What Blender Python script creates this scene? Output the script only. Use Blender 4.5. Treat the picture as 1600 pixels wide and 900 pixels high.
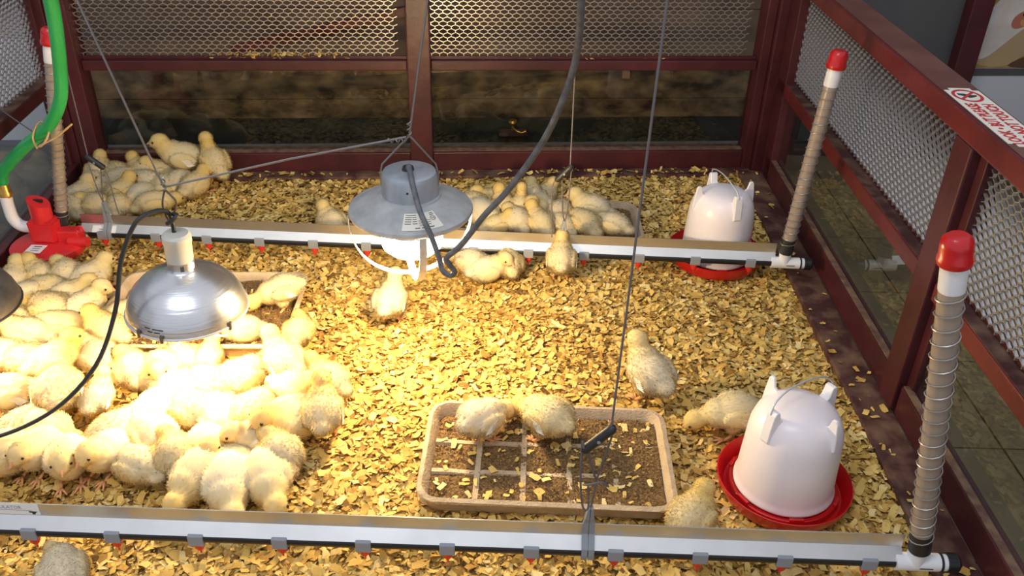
import bpy, bmesh, math, random
import numpy as np
from mathutils import Vector, Matrix

for _o in list(bpy.data.objects):
    bpy.data.objects.remove(_o)
sc = bpy.context.scene
col = sc.collection
R_ = random.Random(7)
NR = np.random.default_rng(11)

# ------------------------------------------------------------------ camera
cam_d = bpy.data.cameras.new('camera')
cam_d.sensor_width = 36.0
cam_d.lens = 36.0 * 1379 / 1600
cam_d.clip_start = 0.02
cam = bpy.data.objects.new('camera', cam_d)
col.objects.link(cam)
RX = Vector((0.997321, -0.069719, 0.022152)).normalized()       # camera right
FW = Vector((0.070916, 0.847105, -0.526672)).normalized()
UP = RX.cross(FW).normalized()
FW = UP.cross(RX).normalized()
cam.matrix_world = Matrix(((RX.x, UP.x, -FW.x, 0), (RX.y, UP.y, -FW.y, 0), (RX.z, UP.z, -FW.z, 1.2), (0, 0, 0, 1)))
sc.camera = cam

# ------------------------------------------------------------------ world, room light, exposure
w = bpy.data.worlds.new('World')
sc.world = w
w.use_nodes = True
w.node_tree.nodes['Background'].inputs[0].default_value = (0.86, 0.90, 1.0, 1)
w.node_tree.nodes['Background'].inputs[1].default_value = 0.46
la = bpy.data.lights.new('ceiling_light', 'AREA')
la.shape = 'RECTANGLE'; la.size = 1.3; la.size_y = 0.5; la.energy = 14; la.color = (0.92, 0.95, 1.0)
lo = bpy.data.objects.new('ceiling_light', la)
lo.location = (-0.5, 0.3, 2.6); lo.rotation_euler = (math.radians(25), 0, 0)
col.objects.link(lo)
vs = sc.view_settings
vs.view_transform = 'Standard'; vs.look = 'None'; vs.gamma = 1.0; vs.use_curve_mapping = False
vs.exposure = 0.64

# ------------------------------------------------------------------ materials
MATS = {}
def mat(name, c, rough=0.6, metal=0.0, c2=None, scale=8.0, bump=0.0, bscale=60.0, spec=0.5, stretch=None, trans=0.0, sss=0.0, emit=None, es=0.0, lo=0.35, hi=0.65, coat=0.0):
    m = bpy.data.materials.new(name); m.use_nodes = True
    nt = m.node_tree; N = nt.nodes; L = nt.links
    b = N['Principled BSDF']
    b.inputs['Roughness'].default_value = rough
    b.inputs['Metallic'].default_value = metal
    b.inputs['Specular IOR Level'].default_value = spec
    b.inputs['Base Color'].default_value = (*c, 1)
    b.inputs['Transmission Weight'].default_value = trans
    b.inputs['Coat Weight'].default_value = coat
    if sss:
        b.inputs['Subsurface Weight'].default_value = sss
        b.inputs['Subsurface Radius'].default_value = (0.012, 0.008, 0.004)
    if emit:
        b.inputs['Emission Color'].default_value = (*emit, 1); b.inputs['Emission Strength'].default_value = es
    tc = None
    if c2 or bump:
        tc = N.new('ShaderNodeTexCoord'); mp = N.new('ShaderNodeMapping')
        L.new(tc.outputs['Object'], mp.inputs['Vector'])
        if stretch: mp.inputs['Scale'].default_value = stretch
    if c2:
        nz = N.new('ShaderNodeTexNoise'); nz.inputs['Scale'].default_value = scale; nz.inputs['Detail'].default_value = 6
        L.new(mp.outputs[0], nz.inputs['Vector'])
        rp = N.new('ShaderNodeValToRGB')
        rp.color_ramp.elements[0].position = lo; rp.color_ramp.elements[1].position = hi
        rp.color_ramp.elements[0].color = (*c, 1); rp.color_ramp.elements[1].color = (*c2, 1)
        L.new(nz.outputs['Fac'], rp.inputs['Fac']); L.new(rp.outputs[0], b.inputs['Base Color'])
    if bump:
        n2 = N.new('ShaderNodeTexNoise'); n2.inputs['Scale'].default_value = bscale; n2.inputs['Detail'].default_value = 4
        L.new(mp.outputs[0], n2.inputs['Vector'])
        bp = N.new('ShaderNodeBump'); bp.inputs['Strength'].default_value = bump; bp.inputs['Distance'].default_value = 0.004
        L.new(n2.outputs['Fac'], bp.inputs['Height']); L.new(bp.outputs[0], b.inputs['Normal'])
    MATS[name] = m
    return m

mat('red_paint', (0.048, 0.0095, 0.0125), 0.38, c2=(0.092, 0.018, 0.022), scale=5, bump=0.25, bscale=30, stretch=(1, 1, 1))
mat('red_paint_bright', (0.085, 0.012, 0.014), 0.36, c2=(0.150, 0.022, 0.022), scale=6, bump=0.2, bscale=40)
mat('worn_wood', (0.060, 0.016, 0.014), 0.7, c2=(0.20, 0.115, 0.07), scale=18, bump=0.5, bscale=50, lo=0.42, hi=0.72)
mat('worn_top', (0.13, 0.045, 0.032), 0.55, c2=(0.18, 0.075, 0.05), scale=7)
mat('worn_edge', (0.20, 0.12, 0.07), 0.75, c2=(0.10, 0.04, 0.03), scale=40)
mat('wire', (0.55, 0.53, 0.52), 0.35, metal=0.85)
mat('mottled_plank', (0.035, 0.020, 0.011), 0.75, c2=(0.36, 0.23, 0.12), scale=11, lo=0.36, hi=0.74, bump=0.3, bscale=30, stretch=(1, 1, 1.7))
mat('black_board', (0.010, 0.011, 0.012), 0.5, c2=(0.03, 0.035, 0.03), scale=9)
mat('back_wall', (0.10, 0.06, 0.04), 0.8, c2=(0.20, 0.14, 0.10), scale=4)
mat('white_panel', (0.80, 0.83, 0.90), 0.6)
mat('grey_panel', (0.075, 0.072, 0.074), 0.5, c2=(0.10, 0.097, 0.098), scale=3)
mat('lavender_panel', (0.30, 0.27, 0.33), 0.6)
mat('light_panel', (0.52, 0.53, 0.57), 0.6)
mat('concrete', (0.16, 0.155, 0.15), 0.8, c2=(0.22, 0.21, 0.20), scale=6, bump=0.2)
mat('tile', (0.15, 0.115, 0.06), 0.5, c2=(0.24, 0.19, 0.10), scale=7)
mat('dark_galvanised', (0.16, 0.15, 0.14), 0.4, metal=0.6, c2=(0.30, 0.27, 0.23), scale=26)
mat('grout', (0.03, 0.025, 0.02), 0.9)
mat('bed', (0.22, 0.11, 0.03), 0.95, c2=(0.54, 0.34, 0.09), scale=45, bump=0.9, bscale=160)
mat('aluminium', (0.80, 0.79, 0.77), 0.33, metal=0.95, c2=(0.70, 0.69, 0.68), scale=3, bump=0.03, bscale=200, stretch=(0.1, 4, 4))
mat('aluminium_flange', (0.76, 0.76, 0.75), 0.42, metal=0.85, c2=(0.68, 0.68, 0.67), scale=12)
mat('spun_aluminium', (0.74, 0.75, 0.77), 0.30, metal=0.97, bump=0.22, bscale=26, stretch=(0.4, 0.4, 9))
mat('galvanised', (0.38, 0.39, 0.39), 0.5, metal=0.35, c2=(0.52, 0.53, 0.52), scale=28, bump=0.08, bscale=120)
mat('galvanised_cap', (0.36, 0.40, 0.46), 0.38, metal=0.5, c2=(0.50, 0.54, 0.59), scale=30, stretch=(1, 1, 0.15))
mat('dark_steel', (0.16, 0.14, 0.13), 0.4, metal=0.8)
mat('strap_steel', (0.62, 0.62, 0.64), 0.45, metal=0.5)
mat('spring_steel', (0.42, 0.40, 0.39), 0.4, metal=0.7)
mat('porcelain', (0.56, 0.55, 0.48), 0.45)
mat('black_rubber', (0.018, 0.018, 0.019), 0.5)
mat('black_pipe', (0.012, 0.012, 0.015), 0.35)
mat('cable_grey', (0.075, 0.08, 0.09), 0.55, c2=(0.15, 0.155, 0.165), scale=60)
mat('steel_wire', (0.28, 0.26, 0.26), 0.4, metal=0.7)
mat('cord', (0.13, 0.115, 0.12), 0.75)
mat('clip_grey', (0.26, 0.28, 0.32), 0.5)
mat('hanger_grey', (0.24, 0.26, 0.29), 0.45)
mat('nipple_red', (0.70, 0.035, 0.02), 0.4)
mat('plastic_red', (0.50, 0.008, 0.010), 0.28, sss=0.0, coat=0.2)
mat('regulator_red', (0.68, 0.025, 0.03), 0.35)
mat('white_pvc', (0.82, 0.82, 0.84), 0.35)
mat('bell_plastic', (0.86, 0.79, 0.80), 0.32, sss=0.35)
mat('lug_plastic', (0.84, 0.82, 0.84), 0.35)
mat('hose_green', (0.02, 0.36, 0.09), 0.35, c2=(0.03, 0.42, 0.13), scale=6)
mat('brass', (0.60, 0.36, 0.10), 0.35, metal=0.9)
mat('pulp', (0.46, 0.34, 0.21), 0.95, c2=(0.56, 0.43, 0.28), scale=30, bump=0.7, bscale=220)
mat('feed', (0.06, 0.030, 0.010), 0.95, c2=(0.28, 0.16, 0.055), scale=190, bump=1.0, bscale=300, lo=0.3, hi=0.7)
mat('granule', (0.13, 0.065, 0.02), 0.9, c2=(0.42, 0.26, 0.09), scale=120)
mat('paper', (0.78, 0.74, 0.64), 0.6)
mat('paper_white', (0.82, 0.81, 0.80), 0.5)
mat('ink', (0.03, 0.03, 0.03), 0.6)
mat('ink_red', (0.52, 0.03, 0.03), 0.6)
mat('tie', (0.55, 0.36, 0.14), 0.6)
mat('beak', (0.72, 0.36, 0.20), 0.5)
mat('leg_skin', (0.74, 0.36, 0.16), 0.55)
mat('eye', (0.012, 0.01, 0.01), 0.15)
mat('feather_white', (0.86, 0.82, 0.72), 0.8)
mat('hen_white', (0.66, 0.62, 0.60), 0.6, c2=(0.52, 0.44, 0.36), scale=9)
mat('hen_shade', (0.42, 0.30, 0.15), 0.6)
mat('hen_face', (0.42, 0.14, 0.09), 0.6)
mat('hen_beak', (0.55, 0.26, 0.08), 0.6)
mat('straw', (0.24, 0.13, 0.03), 0.7, c2=(0.42, 0.27, 0.07), scale=22, stretch=(1, 1, 6))
mat('straw_dark', (0.10, 0.045, 0.02), 0.7)
mat('tan_block', (0.40, 0.22, 0.12), 0.7)
mat('bulb_glow', (1, 0.95, 0.9), 0.3, emit=(1.0, 0.86, 0.66), es=22)
mat('bulb_silver', (0.85, 0.85, 0.86), 0.12, metal=0.95)

def glass_mat(name, tint, ior=1.5, rough=0.02, boost=1.0):
    m = bpy.data.materials.new(name); m.use_nodes = True
    nt = m.node_tree; N = nt.nodes; L = nt.links
    N.remove(N['Principled BSDF'])
    t = N.new('ShaderNodeBsdfTransparent'); t.inputs[0].default_value = (*tint, 1)
    g = N.new('ShaderNodeBsdfGlossy'); g.inputs['Roughness'].default_value = rough
    f = N.new('ShaderNodeFresnel'); f.inputs['IOR'].default_value = ior
    mx = N.new('ShaderNodeMixShader')
    ge = N.new('ShaderNodeNewGeometry')            # only the entering face mirrors, the far face lets light through
    mu = N.new('ShaderNodeMath'); mu.operation = 'MULTIPLY'
    iv = N.new('ShaderNodeMath'); iv.operation = 'SUBTRACT'; iv.inputs[0].default_value = 1.0
    L.new(ge.outputs['Backfacing'], iv.inputs[1]); L.new(f.outputs[0], mu.inputs[0]); L.new(iv.outputs[0], mu.inputs[1])
    L.new(mu.outputs[0], mx.inputs[0]); L.new(t.outputs[0], mx.inputs[1]); L.new(g.outputs[0], mx.inputs[2])
    L.new(mx.outputs[0], N['Material Output'].inputs[0])
    MATS[name] = m
glass_mat('glass', (0.86, 0.88, 0.86), 1.75)
def tube_mat():
    m = bpy.data.materials.new('clear_tube'); m.use_nodes = True
    nt = m.node_tree; N = nt.nodes; L = nt.links
    b = N['Principled BSDF']; b.inputs['Base Color'].default_value = (0.42, 0.34, 0.27, 1); b.inputs['Roughness'].default_value = 0.25
    t = N.new('ShaderNodeBsdfTransparent'); t.inputs[0].default_value = (0.85, 0.8, 0.75, 1)
    mx = N.new('ShaderNodeMixShader'); mx.inputs[0].default_value = 0.78
    L.new(t.outputs[0], mx.inputs[1]); L.new(b.outputs[0], mx.inputs[2]); L.new(mx.outputs[0], N['Material Output'].inputs[0])
    MATS['clear_tube'] = m
tube_mat()
def attr_mat(name, attr, stops, rough, noise=0.0, nscale=200, rand=0.0, translucent=0.0):
    m = bpy.data.materials.new(name); m.use_nodes = True
    nt = m.node_tree; N = nt.nodes; L = nt.links
    b = N['Principled BSDF']; b.inputs['Roughness'].default_value = rough; b.inputs['Specular IOR Level'].default_value = 0.2
    a = N.new('ShaderNodeAttribute'); a.attribute_name = attr
    fac = a.outputs['Fac']
    if noise:
        tc = N.new('ShaderNodeTexCoord'); nz = N.new('ShaderNodeTexNoise'); nz.inputs['Scale'].default_value = nscale
        L.new(tc.outputs['Object'], nz.inputs['Vector'])
        mm = N.new('ShaderNodeMath'); mm.operation = 'MULTIPLY_ADD'; mm.inputs[1].default_value = noise; mm.inputs[2].default_value = -noise / 2
        L.new(nz.outputs['Fac'], mm.inputs[0])
        ad = N.new('ShaderNodeMath'); ad.operation = 'ADD'
        L.new(fac, ad.inputs[0]); L.new(mm.outputs[0], ad.inputs[1]); fac = ad.outputs[0]
    if rand:
        oi = N.new('ShaderNodeObjectInfo')
        mm = N.new('ShaderNodeMath'); mm.operation = 'MULTIPLY_ADD'; mm.inputs[1].default_value = rand; mm.inputs[2].default_value = -rand / 2
        L.new(oi.outputs['Random'], mm.inputs[0])
        ad = N.new('ShaderNodeMath'); ad.operation = 'ADD'
        L.new(fac, ad.inputs[0]); L.new(mm.outputs[0], ad.inputs[1]); fac = ad.outputs[0]
    rp = N.new('ShaderNodeValToRGB'); cr = rp.color_ramp
    cr.elements[0].position = stops[0][0]; cr.elements[0].color = (*stops[0][1], 1)
    cr.elements[1].position = stops[-1][0]; cr.elements[1].color = (*stops[-1][1], 1)
    for p, c in stops[1:-1]:
        e = cr.elements.new(p); e.color = (*c, 1)
    L.new(fac, rp.inputs['Fac']); L.new(rp.outputs[0], b.inputs['Base Color'])
    if translucent:
        t = N.new('ShaderNodeBsdfTranslucent'); mx = N.new('ShaderNodeMixShader'); mx.inputs[0].default_value = translucent
        L.new(rp.outputs[0], t.inputs[0]); L.new(b.outputs[0], mx.inputs[1]); L.new(t.outputs[0], mx.inputs[2])
        L.new(mx.outputs[0], N['Material Output'].inputs[0])
    MATS[name] = m
attr_mat('shaving', 'shade', [(0.0, (0.13, 0.065, 0.022)), (0.20, (0.38, 0.20, 0.045)), (0.5, (0.65, 0.42, 0.105)), (0.85, (0.77, 0.55, 0.18)), (1.0, (0.84, 0.67, 0.33))], 0.75, noise=0.25, nscale=220)
attr_mat('shaving_single', 'shade', [(0.0, (0.34, 0.18, 0.05)), (0.5, (0.65, 0.42, 0.11)), (1.0, (0.84, 0.67, 0.33))], 0.75, noise=0.25, nscale=220, rand=0.7)
attr_mat('down', 'tint', [(0.0, (0.90, 0.81, 0.62)), (0.45, (0.90, 0.77, 0.46)), (1.0, (0.88, 0.67, 0.24))], 0.9, noise=0.4, nscale=28, rand=0.45, translucent=0.3)

# ------------------------------------------------------------------ mesh helpers
def link(name, me, m=None, parent=None, smooth=False):
    o = bpy.data.objects.new(name, me); col.objects.link(o)
    if m and not me.materials: me.materials.append(MATS[m])
    if parent: o.parent = parent
    if smooth: me.shade_smooth()
    return o
def from_bm(name, bm, m, parent=None, smooth=False):
    me = bpy.data.meshes.new(name); bm.to_mesh(me); bm.free()
    return link(name, me, m, parent, smooth)
def auto_smooth(o, deg=40):
    me = o.data; me.shade_smooth(); me.set_sharp_from_angle(angle=math.radians(deg))
    return o
def empty(name, loc=(0, 0, 0), rz=0.0, parent=None):
    o = bpy.data.objects.new(name, None); o.empty_display_size = 0.02
    o.location = loc; o.rotation_euler = (0, 0, rz); col.objects.link(o)
    if parent: o.parent = parent
    return o
def tag(o, label, cat, group=None, kind=None):
    if label: o['label'] = label
    if cat: o['category'] = cat
    if group: o['group'] = group
    if kind: o['kind'] = kind
    return o
def box_bm(x0, x1, y0, y1, z0, z1, bev=0.0):
    bm = bmesh.new()
    bmesh.ops.create_cube(bm, size=1)
    bmesh.ops.scale(bm, vec=(x1 - x0, y1 - y0, z1 - z0), verts=bm.verts)
    bmesh.ops.translate(bm, vec=((x0 + x1) / 2, (y0 + y1) / 2, (z0 + z1) / 2), verts=bm.verts)
    if bev: bmesh.ops.bevel(bm, geom=bm.edges[:], offset=bev, segments=2, affect='EDGES', profile=0.6)
    return bm
def box(name, x0, x1, y0, y1, z0, z1, m, parent=None, bev=0.0):
    return from_bm(name, box_bm(x0, x1, y0, y1, z0, z1, bev), m, parent)
def lathe_bm(prof, seg=40, close=False):
    bm = bmesh.new(); rings = []
    for r, z in prof:
        if r < 1e-6: rings.append([bm.verts.new((0, 0, z))])
        else: rings.append([bm.verts.new((r * math.cos(2 * math.pi * k / seg), r * math.sin(2 * math.pi * k / seg), z)) for k in range(seg)])
    for a, b in zip(rings[:-1], rings[1:]):
        for k in range(seg):
            k2 = (k + 1) % seg
            if len(a) == 1 and len(b) == 1: continue
            if len(a) == 1: bm.faces.new((a[0], b[k], b[k2]))
            elif len(b) == 1: bm.faces.new((a[k], a[k2], b[0]))
            else: bm.faces.new((a[k], a[k2], b[k2], b[k]))
    bmesh.ops.recalc_face_normals(bm, faces=bm.faces[:])
    return bm
def lathe(name, prof, m, parent=None, seg=40, loc=(0, 0, 0), deg=40):
    o = from_bm(name, lathe_bm(prof, seg), m, parent)
    o.location = loc
    return auto_smooth(o, deg)
def spline(pts, n=8):
    """Catmull-Rom through the points"""
    P = [Vector(p) for p in pts]
    P = [P[0] * 2 - P[1]] + P + [P[-1] * 2 - P[-2]]
    out = []
    for i in range(1, len(P) - 2):
        a, b, c, d = P[i - 1], P[i], P[i + 1], P[i + 2]
        for k in range(n):
            t = k / n
            out.append(0.5 * ((2 * b) + (c - a) * t + (2 * a - 5 * b + 4 * c - d) * t * t + (3 * b - a - 3 * c + d) * t ** 3))
    out.append(P[-2])
    return out
def tube_bm(pts, r, seg=8, bm=None, caps=True, flat=1.0):
    bm = bm or bmesh.new()
    P = [Vector(p) for p in pts]
    n = len(P); rings = []
    ref = None
    for i in range(n):
        d = (P[min(i + 1, n - 1)] - P[max(i - 1, 0)]).normalized()
        if ref is None:
            ref = Vector((0, 0, 1)) if abs(d.z) < 0.9 else Vector((1, 0, 0))
        a = (ref - d * ref.dot(d)).normalized(); ref = a
        b = d.cross(a)
        rr = r[i] if isinstance(r, (list, tuple)) else r
        rings.append([bm.verts.new(P[i] + (a * math.cos(2 * math.pi * k / seg) + b * math.sin(2 * math.pi * k / seg) * flat) * rr) for k in range(seg)])
    for A, B in zip(rings[:-1], rings[1:]):
        for k in range(seg):
            bm.faces.new((A[k], A[(k + 1) % seg], B[(k + 1) % seg], B[k]))
    if caps:
        bm.faces.new(rings[0][::-1]); bm.faces.new(rings[-1])
    return bm
def tube(name, pts, r, m, parent=None, seg=8, smooth_n=0):
    if smooth_n: pts = spline(pts, smooth_n)
    o = from_bm(name, tube_bm(pts, r, seg), m, parent)
    return auto_smooth(o, 50)
def strap_bm(pts, width, thick, wdir):
    """flat band along pts; wdir(i) gives the width direction"""
    bm = bmesh.new(); P = [Vector(p) for p in pts]; n = len(P); rings = []
    for i in range(n):
        d = (P[min(i + 1, n - 1)] - P[max(i - 1, 0)]).normalized()
        wv = Vector(wdir).normalized(); nv = d.cross(wv).normalized()
        rings.append([bm.verts.new(P[i] + wv * sx * width / 2 + nv * sy * thick / 2) for sx, sy in ((-1, -1), (1, -1), (1, 1), (-1, 1))])
    for A, B in zip(rings[:-1], rings[1:]):
        for k in range(4): bm.faces.new((A[k], A[(k + 1) % 4], B[(k + 1) % 4], B[k]))
    bm.faces.new(rings[0][::-1]); bm.faces.new(rings[-1])
    bmesh.ops.recalc_face_normals(bm, faces=bm.faces[:])
    return bm
def poly_prism(name, pts, t, m, parent=None):
    """flat outline (list of 3D points, planar) thickened by vector t"""
    bm = bmesh.new(); t = Vector(t)
    a = [bm.verts.new(Vector(p)) for p in pts]; b = [bm.verts.new(Vector(p) + t) for p in pts]
    n = len(a)
    bm.faces.new(a); bm.faces.new(b[::-1])
    for k in range(n): bm.faces.new((a[k], b[k], b[(k + 1) % n], a[(k + 1) % n]))
    bmesh.ops.recalc_face_normals(bm, faces=bm.faces[:])
    return from_bm(name, bm, m, parent)
def text_mesh(name, s, size, m, parent, mw, extrude=0.0003, bold=0.0):
    cu = bpy.data.curves.new(name, 'FONT'); cu.body = s; cu.size = size; cu.extrude = extrude
    cu.offset = bold; cu.align_x = 'LEFT'; cu.resolution_u = 2
    tmp = bpy.data.objects.new(name, cu); col.objects.link(tmp)
    dg = bpy.context.evaluated_depsgraph_get()
    me = bpy.data.meshes.new_from_object(tmp.evaluated_get(dg))
    bpy.data.objects.remove(tmp)
    o = link(name, me, m, parent); o.matrix_local = mw
    return o

# ------------------------------------------------------------------ the setting
def struct(o, label=None):
    o['kind'] = 'structure'
    return o
floor = struct(box('floor', -4, 4, -1.5, 4.2, -0.12, -0.02, 'concrete'))
aisle = box('aisle_screed', 1.10, 3.9, -1.5, 2.94, -0.0199, -0.0165, 'grout', floor)
_tm = None
for i in range(5):
    for j in range(11):
        if _tm is None:
            o = box('tile', -.149, .149, -.149, .149, -0.0165, -0.011, 'tile', floor, .0015); _tm = o.data
        else: o = link('tile', _tm, None, floor)
        u = 0.02 + .302 * j; q = .062 + .302 * i
        o.location = (1.0297 - .0834 * u + .9965 * q, 2.5817 + .10 - .9965 * u - .0834 * q, 0); o.rotation_euler = (0, 0, math.radians(-4.787))
pen_floor = struct(box('floor_pen', -1.14, 1.02, 0.35, 2.66, -0.0195, -0.0165, 'worn_wood'))

def hex_mesh(u0, u1, v0, v1, p=0.0245, row=0.0118, e=0.0066, th=0.0020, dep=0.0048):
    """expanded-metal strands in a u (x) / v (z) panel, y is the depth"""
    V = []; F = []
    def seg(a, b):
        dx, dz = b[0] - a[0], b[1] - a[1]; L = math.hypot(dx, dz)
        nx, nz = -dz / L * th / 2, dx / L * th / 2
        i = len(V)
        for q in (a, b):
            for s, d in ((1, -1), (1, 1), (-1, 1), (-1, -1)):
                V.append((q[0] + nx * s, d * dep / 2, q[1] + nz * s))
        for k in range(4): F.append((i + k, i + (k + 1) % 4, i + 4 + (k + 1) % 4, i + 4 + k))
    nr = int((v1 - v0) / row); nc = int((u1 - u0) / p)
    for r in range(nr):
        z = v0 + r * row; off = p / 2 * (r % 2)
        for c in range(nc):
            x = u0 + c * p + off
            a = (x, z); b = (x, z + e)
            seg(a, b)
            if r < nr - 1:
                t = z + row
                seg(b, (x - p / 2, t)); seg(b, (x + p / 2, t))
    me = bpy.data.meshes.new('wire_mesh'); me.from_pydata(V, [], F)
    return me

# rear partition -------------------------------------------------------------
wr = struct(empty('wall_rear', (0, 2.66, 0)))
box('baseboard', -1.14, 1.0, -0.062, 0, -0.006, 0.010, 'worn_wood', wr, 0.002)
for x0, x1 in ((-1.074, -0.116), (-0.043, 0.972)):
    box('bottom_rail', x0, x1, -0.012, 0.045, 0.010, 0.070, 'red_paint', wr, 0.002)
    box('worn_ledge', x0, x1, 0.0, 0.045, 0.0702, 0.0725, 'worn_edge', wr)
    box('mid_rail', x0, x1, -0.008, 0.05, 0.338, 0.368, 'red_paint', wr, 0.003)
    box('top_rail', x0, x1, -0.008, 0.05, 0.655, 0.70, 'red_paint', wr, 0.003)
    box('mesh_strip', x0, x1, 0.012, 0.02, 0.3685, 0.377, 'red_paint', wr)
    o = box('glass_pane', x0 + 0.001, x1 - 0.001, 0.022, 0.026, 0.073, 0.3375, 'glass', wr)
    o = link('wire_mesh', hex_mesh(x0 + 0.002, x1 - 0.012, 0.377, 0.655), 'wire', wr); o.location = (0, 0.018, 0)
box('post', -0.115, -0.044, -0.030, 0.05, 0.0, 0.75, 'red_paint', wr, 0.004)
box('corner_post', -1.135, -1.075, -0.030, 0.05, 0.0, 0.75, 'red_paint', wr, 0.004)
box('corner_post', 0.973, 1.003, -0.022, 0.05, 0.0, 0.75, 'red_paint', wr, 0.003)
box('corner_post', 1.004, 1.046, -0.040, 0.05, 0.0, 0.75, 'red_paint', wr, 0.004)

# wall of the room behind the pen ---------------------------------------------
wb = struct(empty('wall_back', (0, 2.95, 0)))
box('black_board', -1.22, 1.28, 0, 0.02, -0.02, 0.074, 'black_board', wb)
box('plank', -1.22, 1.28, -0.006, 0.02, 0.076, 0.143, 'mottled_plank', wb, 0.001)
box('plank', -1.22, 1.28, -0.004, 0.02, 0.1445, 0.268, 'mottled_plank', wb, 0.001)
box('plank', -1.22, 1.28, 0.000, 0.02, 0.270, 0.45, 'back_wall', wb, 0.001)
box('wall_panel', -1.22, 1.28, 0.002, 0.02, 0.452, 2.4, 'back_wall', wb)
box('white_panel', -4, -1.30, 0, 0.02, 0.0, 0.345, 'white_panel', wb)
box('lavender_panel', -4, -1.30, -0.002, 0.02, -0.02, 0.0, 'lavender_panel', wb)
box('light_panel', -4, -1.30, 0.002, 0.02, 0.345, 2.4, 'light_panel', wb)
box('edge_post', -1.30, -1.22, -0.01, 0.03, -0.02, 2.4, 'worn_wood', wb)
box('grey_panel', 1.28, 1.77, 0, 0.02, -0.02, 2.4, 'grey_panel', wb)
box('red_post', 1.77, 1.845, -0.05, 0.02, -0.02, 2.4, 'red_paint', wb, 0.004)
box('light_panel', 1.845, 4, 0.002, 0.02, -0.02, 2.4, 'light_panel', wb)
box('panel_joint', 1.845, 4, 0.0, 0.004, 0.222, 0.247, 'grey_panel', wb)
slb = poly_prism('slanted_board', [(-0.70, -0.02, 0.300), (-0.70, -0.02, 0.330), (-0.05, -0.02, 0.475), (-0.05, -0.02, 0.445)], (0, 0.018, 0), 'red_paint_bright', wb)
struct(box('wall_side', 3.9, 4.0, -1.5, 2.94, -0.02, 2.4, 'grey_panel'))

# poster of a white hen on the far right ----------------------------------------
po = empty('hen_poster', (1.85, 2.948, 0.2525))
tag(po, 'photo poster of a white hen in straw on the back wall at top right', 'poster')
box('backing', 0, 0.60, -0.003, 0.0, 0, 0.42, 'straw', po)
def flat(name, pts, y, m):
    return poly_prism(name, [(x, y, z) for x, z in spline2(pts)], (0, -0.0006, 0), m, po)
def spline2(pts, n=5):
    P = [Vector((p[0], 0, p[1])) for p in pts]; m = len(P); out = []
    for i in range(m):
        a, b, c, d = P[i - 1], P[i], P[(i + 1) % m], P[(i + 2) % m]
        for k in range(n):
            t = k / n
            q = 0.5 * ((2 * b) + (c - a) * t + (2 * a - 5 * b + 4 * c - d) * t * t + (3 * b - a - 3 * c + d) * t ** 3)
            out.append((q.x, q.z))
    return out
flat('hen_belly', [(0.012, 0.03), (0.02, 0.13), (0.10, 0.17), (0.20, 0.13), (0.24, 0.075), (0.18, 0.04), (0.13, 0.008), (0.06, 0.006)], -0.0031, 'hen_shade')
flat('hen_body', [(0.012, 0.04), (0.010, 0.13), (0.025, 0.22), (0.09, 0.26), (0.20, 0.262), (0.27, 0.225), (0.25, 0.165), (0.165, 0.145), (0.10, 0.085), (0.05, 0.04)], -0.0038, 'hen_white')
flat('hen_face', [(0.105, 0.150), (0.108, 0.178), (0.135, 0.198), (0.17, 0.20), (0.19, 0.17), (0.16, 0.150), (0.125, 0.138)], -0.0045, 'hen_face')
flat('hen_beak', [(0.135, 0.168), (0.17, 0.176), (0.205, 0.163), (0.17, 0.146), (0.14, 0.150)], -0.0052, 'hen_beak')
flat('hen_eye', [(0.134, 0.188), (0.140, 0.195), (0.146, 0.188), (0.140, 0.181)], -0.0053, 'eye')
flat('straw_shadow', [(0.15, 0.004), (0.20, 0.045), (0.30, 0.09), (0.42, 0.07), (0.42, 0.004)], -0.0044, 'straw_dark')

# right partition -----------------------------------------------------------------
wR = struct(empty('wall_right', (1.0297, 2.5817, 0), math.radians(-94.787)))
UE = 2.25
box('sill_board', -0.03, UE, -0.078, 0.0, -0.006, 0.016, 'worn_wood', wR, 0.003)
for u0, u1 in ((0.0, 1.125), (1.205, UE)):
    box('bottom_rail', u0, u1, 0.0, 0.032, 0.016, 0.084, 'red_paint', wR, 0.002)
    box('worn_ledge', u0, u1, 0.003, 0.018, 0.0841, 0.0865, 'worn_edge', wR)
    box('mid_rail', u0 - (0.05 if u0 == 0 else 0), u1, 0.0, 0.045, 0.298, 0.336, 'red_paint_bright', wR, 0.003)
    box('worn_ledge', u0, u1, 0.003, 0.044, 0.3361, 0.3372, 'worn_wood', wR)
    box('mesh_strip', u0, u1, 0.034, 0.046, 0.337, 0.345, 'red_paint', wR)
    box('glass_pane', u0, u1, 0.020, 0.024, 0.0868, 0.2978, 'glass', wR)
    o = link('wire_mesh', hex_mesh(u0 + (0.055 if u0 == 0 else 0.015), u1 - 0.012, 0.345, 0.607, dep=0.0062, th=0.0019), 'wire', wR); o.location = (0, 0.028, 0)
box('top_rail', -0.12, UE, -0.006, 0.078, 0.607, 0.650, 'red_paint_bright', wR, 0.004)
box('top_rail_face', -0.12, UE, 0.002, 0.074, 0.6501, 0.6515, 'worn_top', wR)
box('post', 1.125, 1.195, -0.006, 0.05, 0.013, 0.607, 'red_paint', wR, 0.004)
box('post_rebate', 1.195, 1.222, 0.014, 0.05, 0.016, 0.607, 'red_paint', wR, 0.002)
box('end_post', -0.035, 0.052, 0.0, 0.05, 0.0, 0.607, 'red_paint', wR, 0.003)

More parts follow.
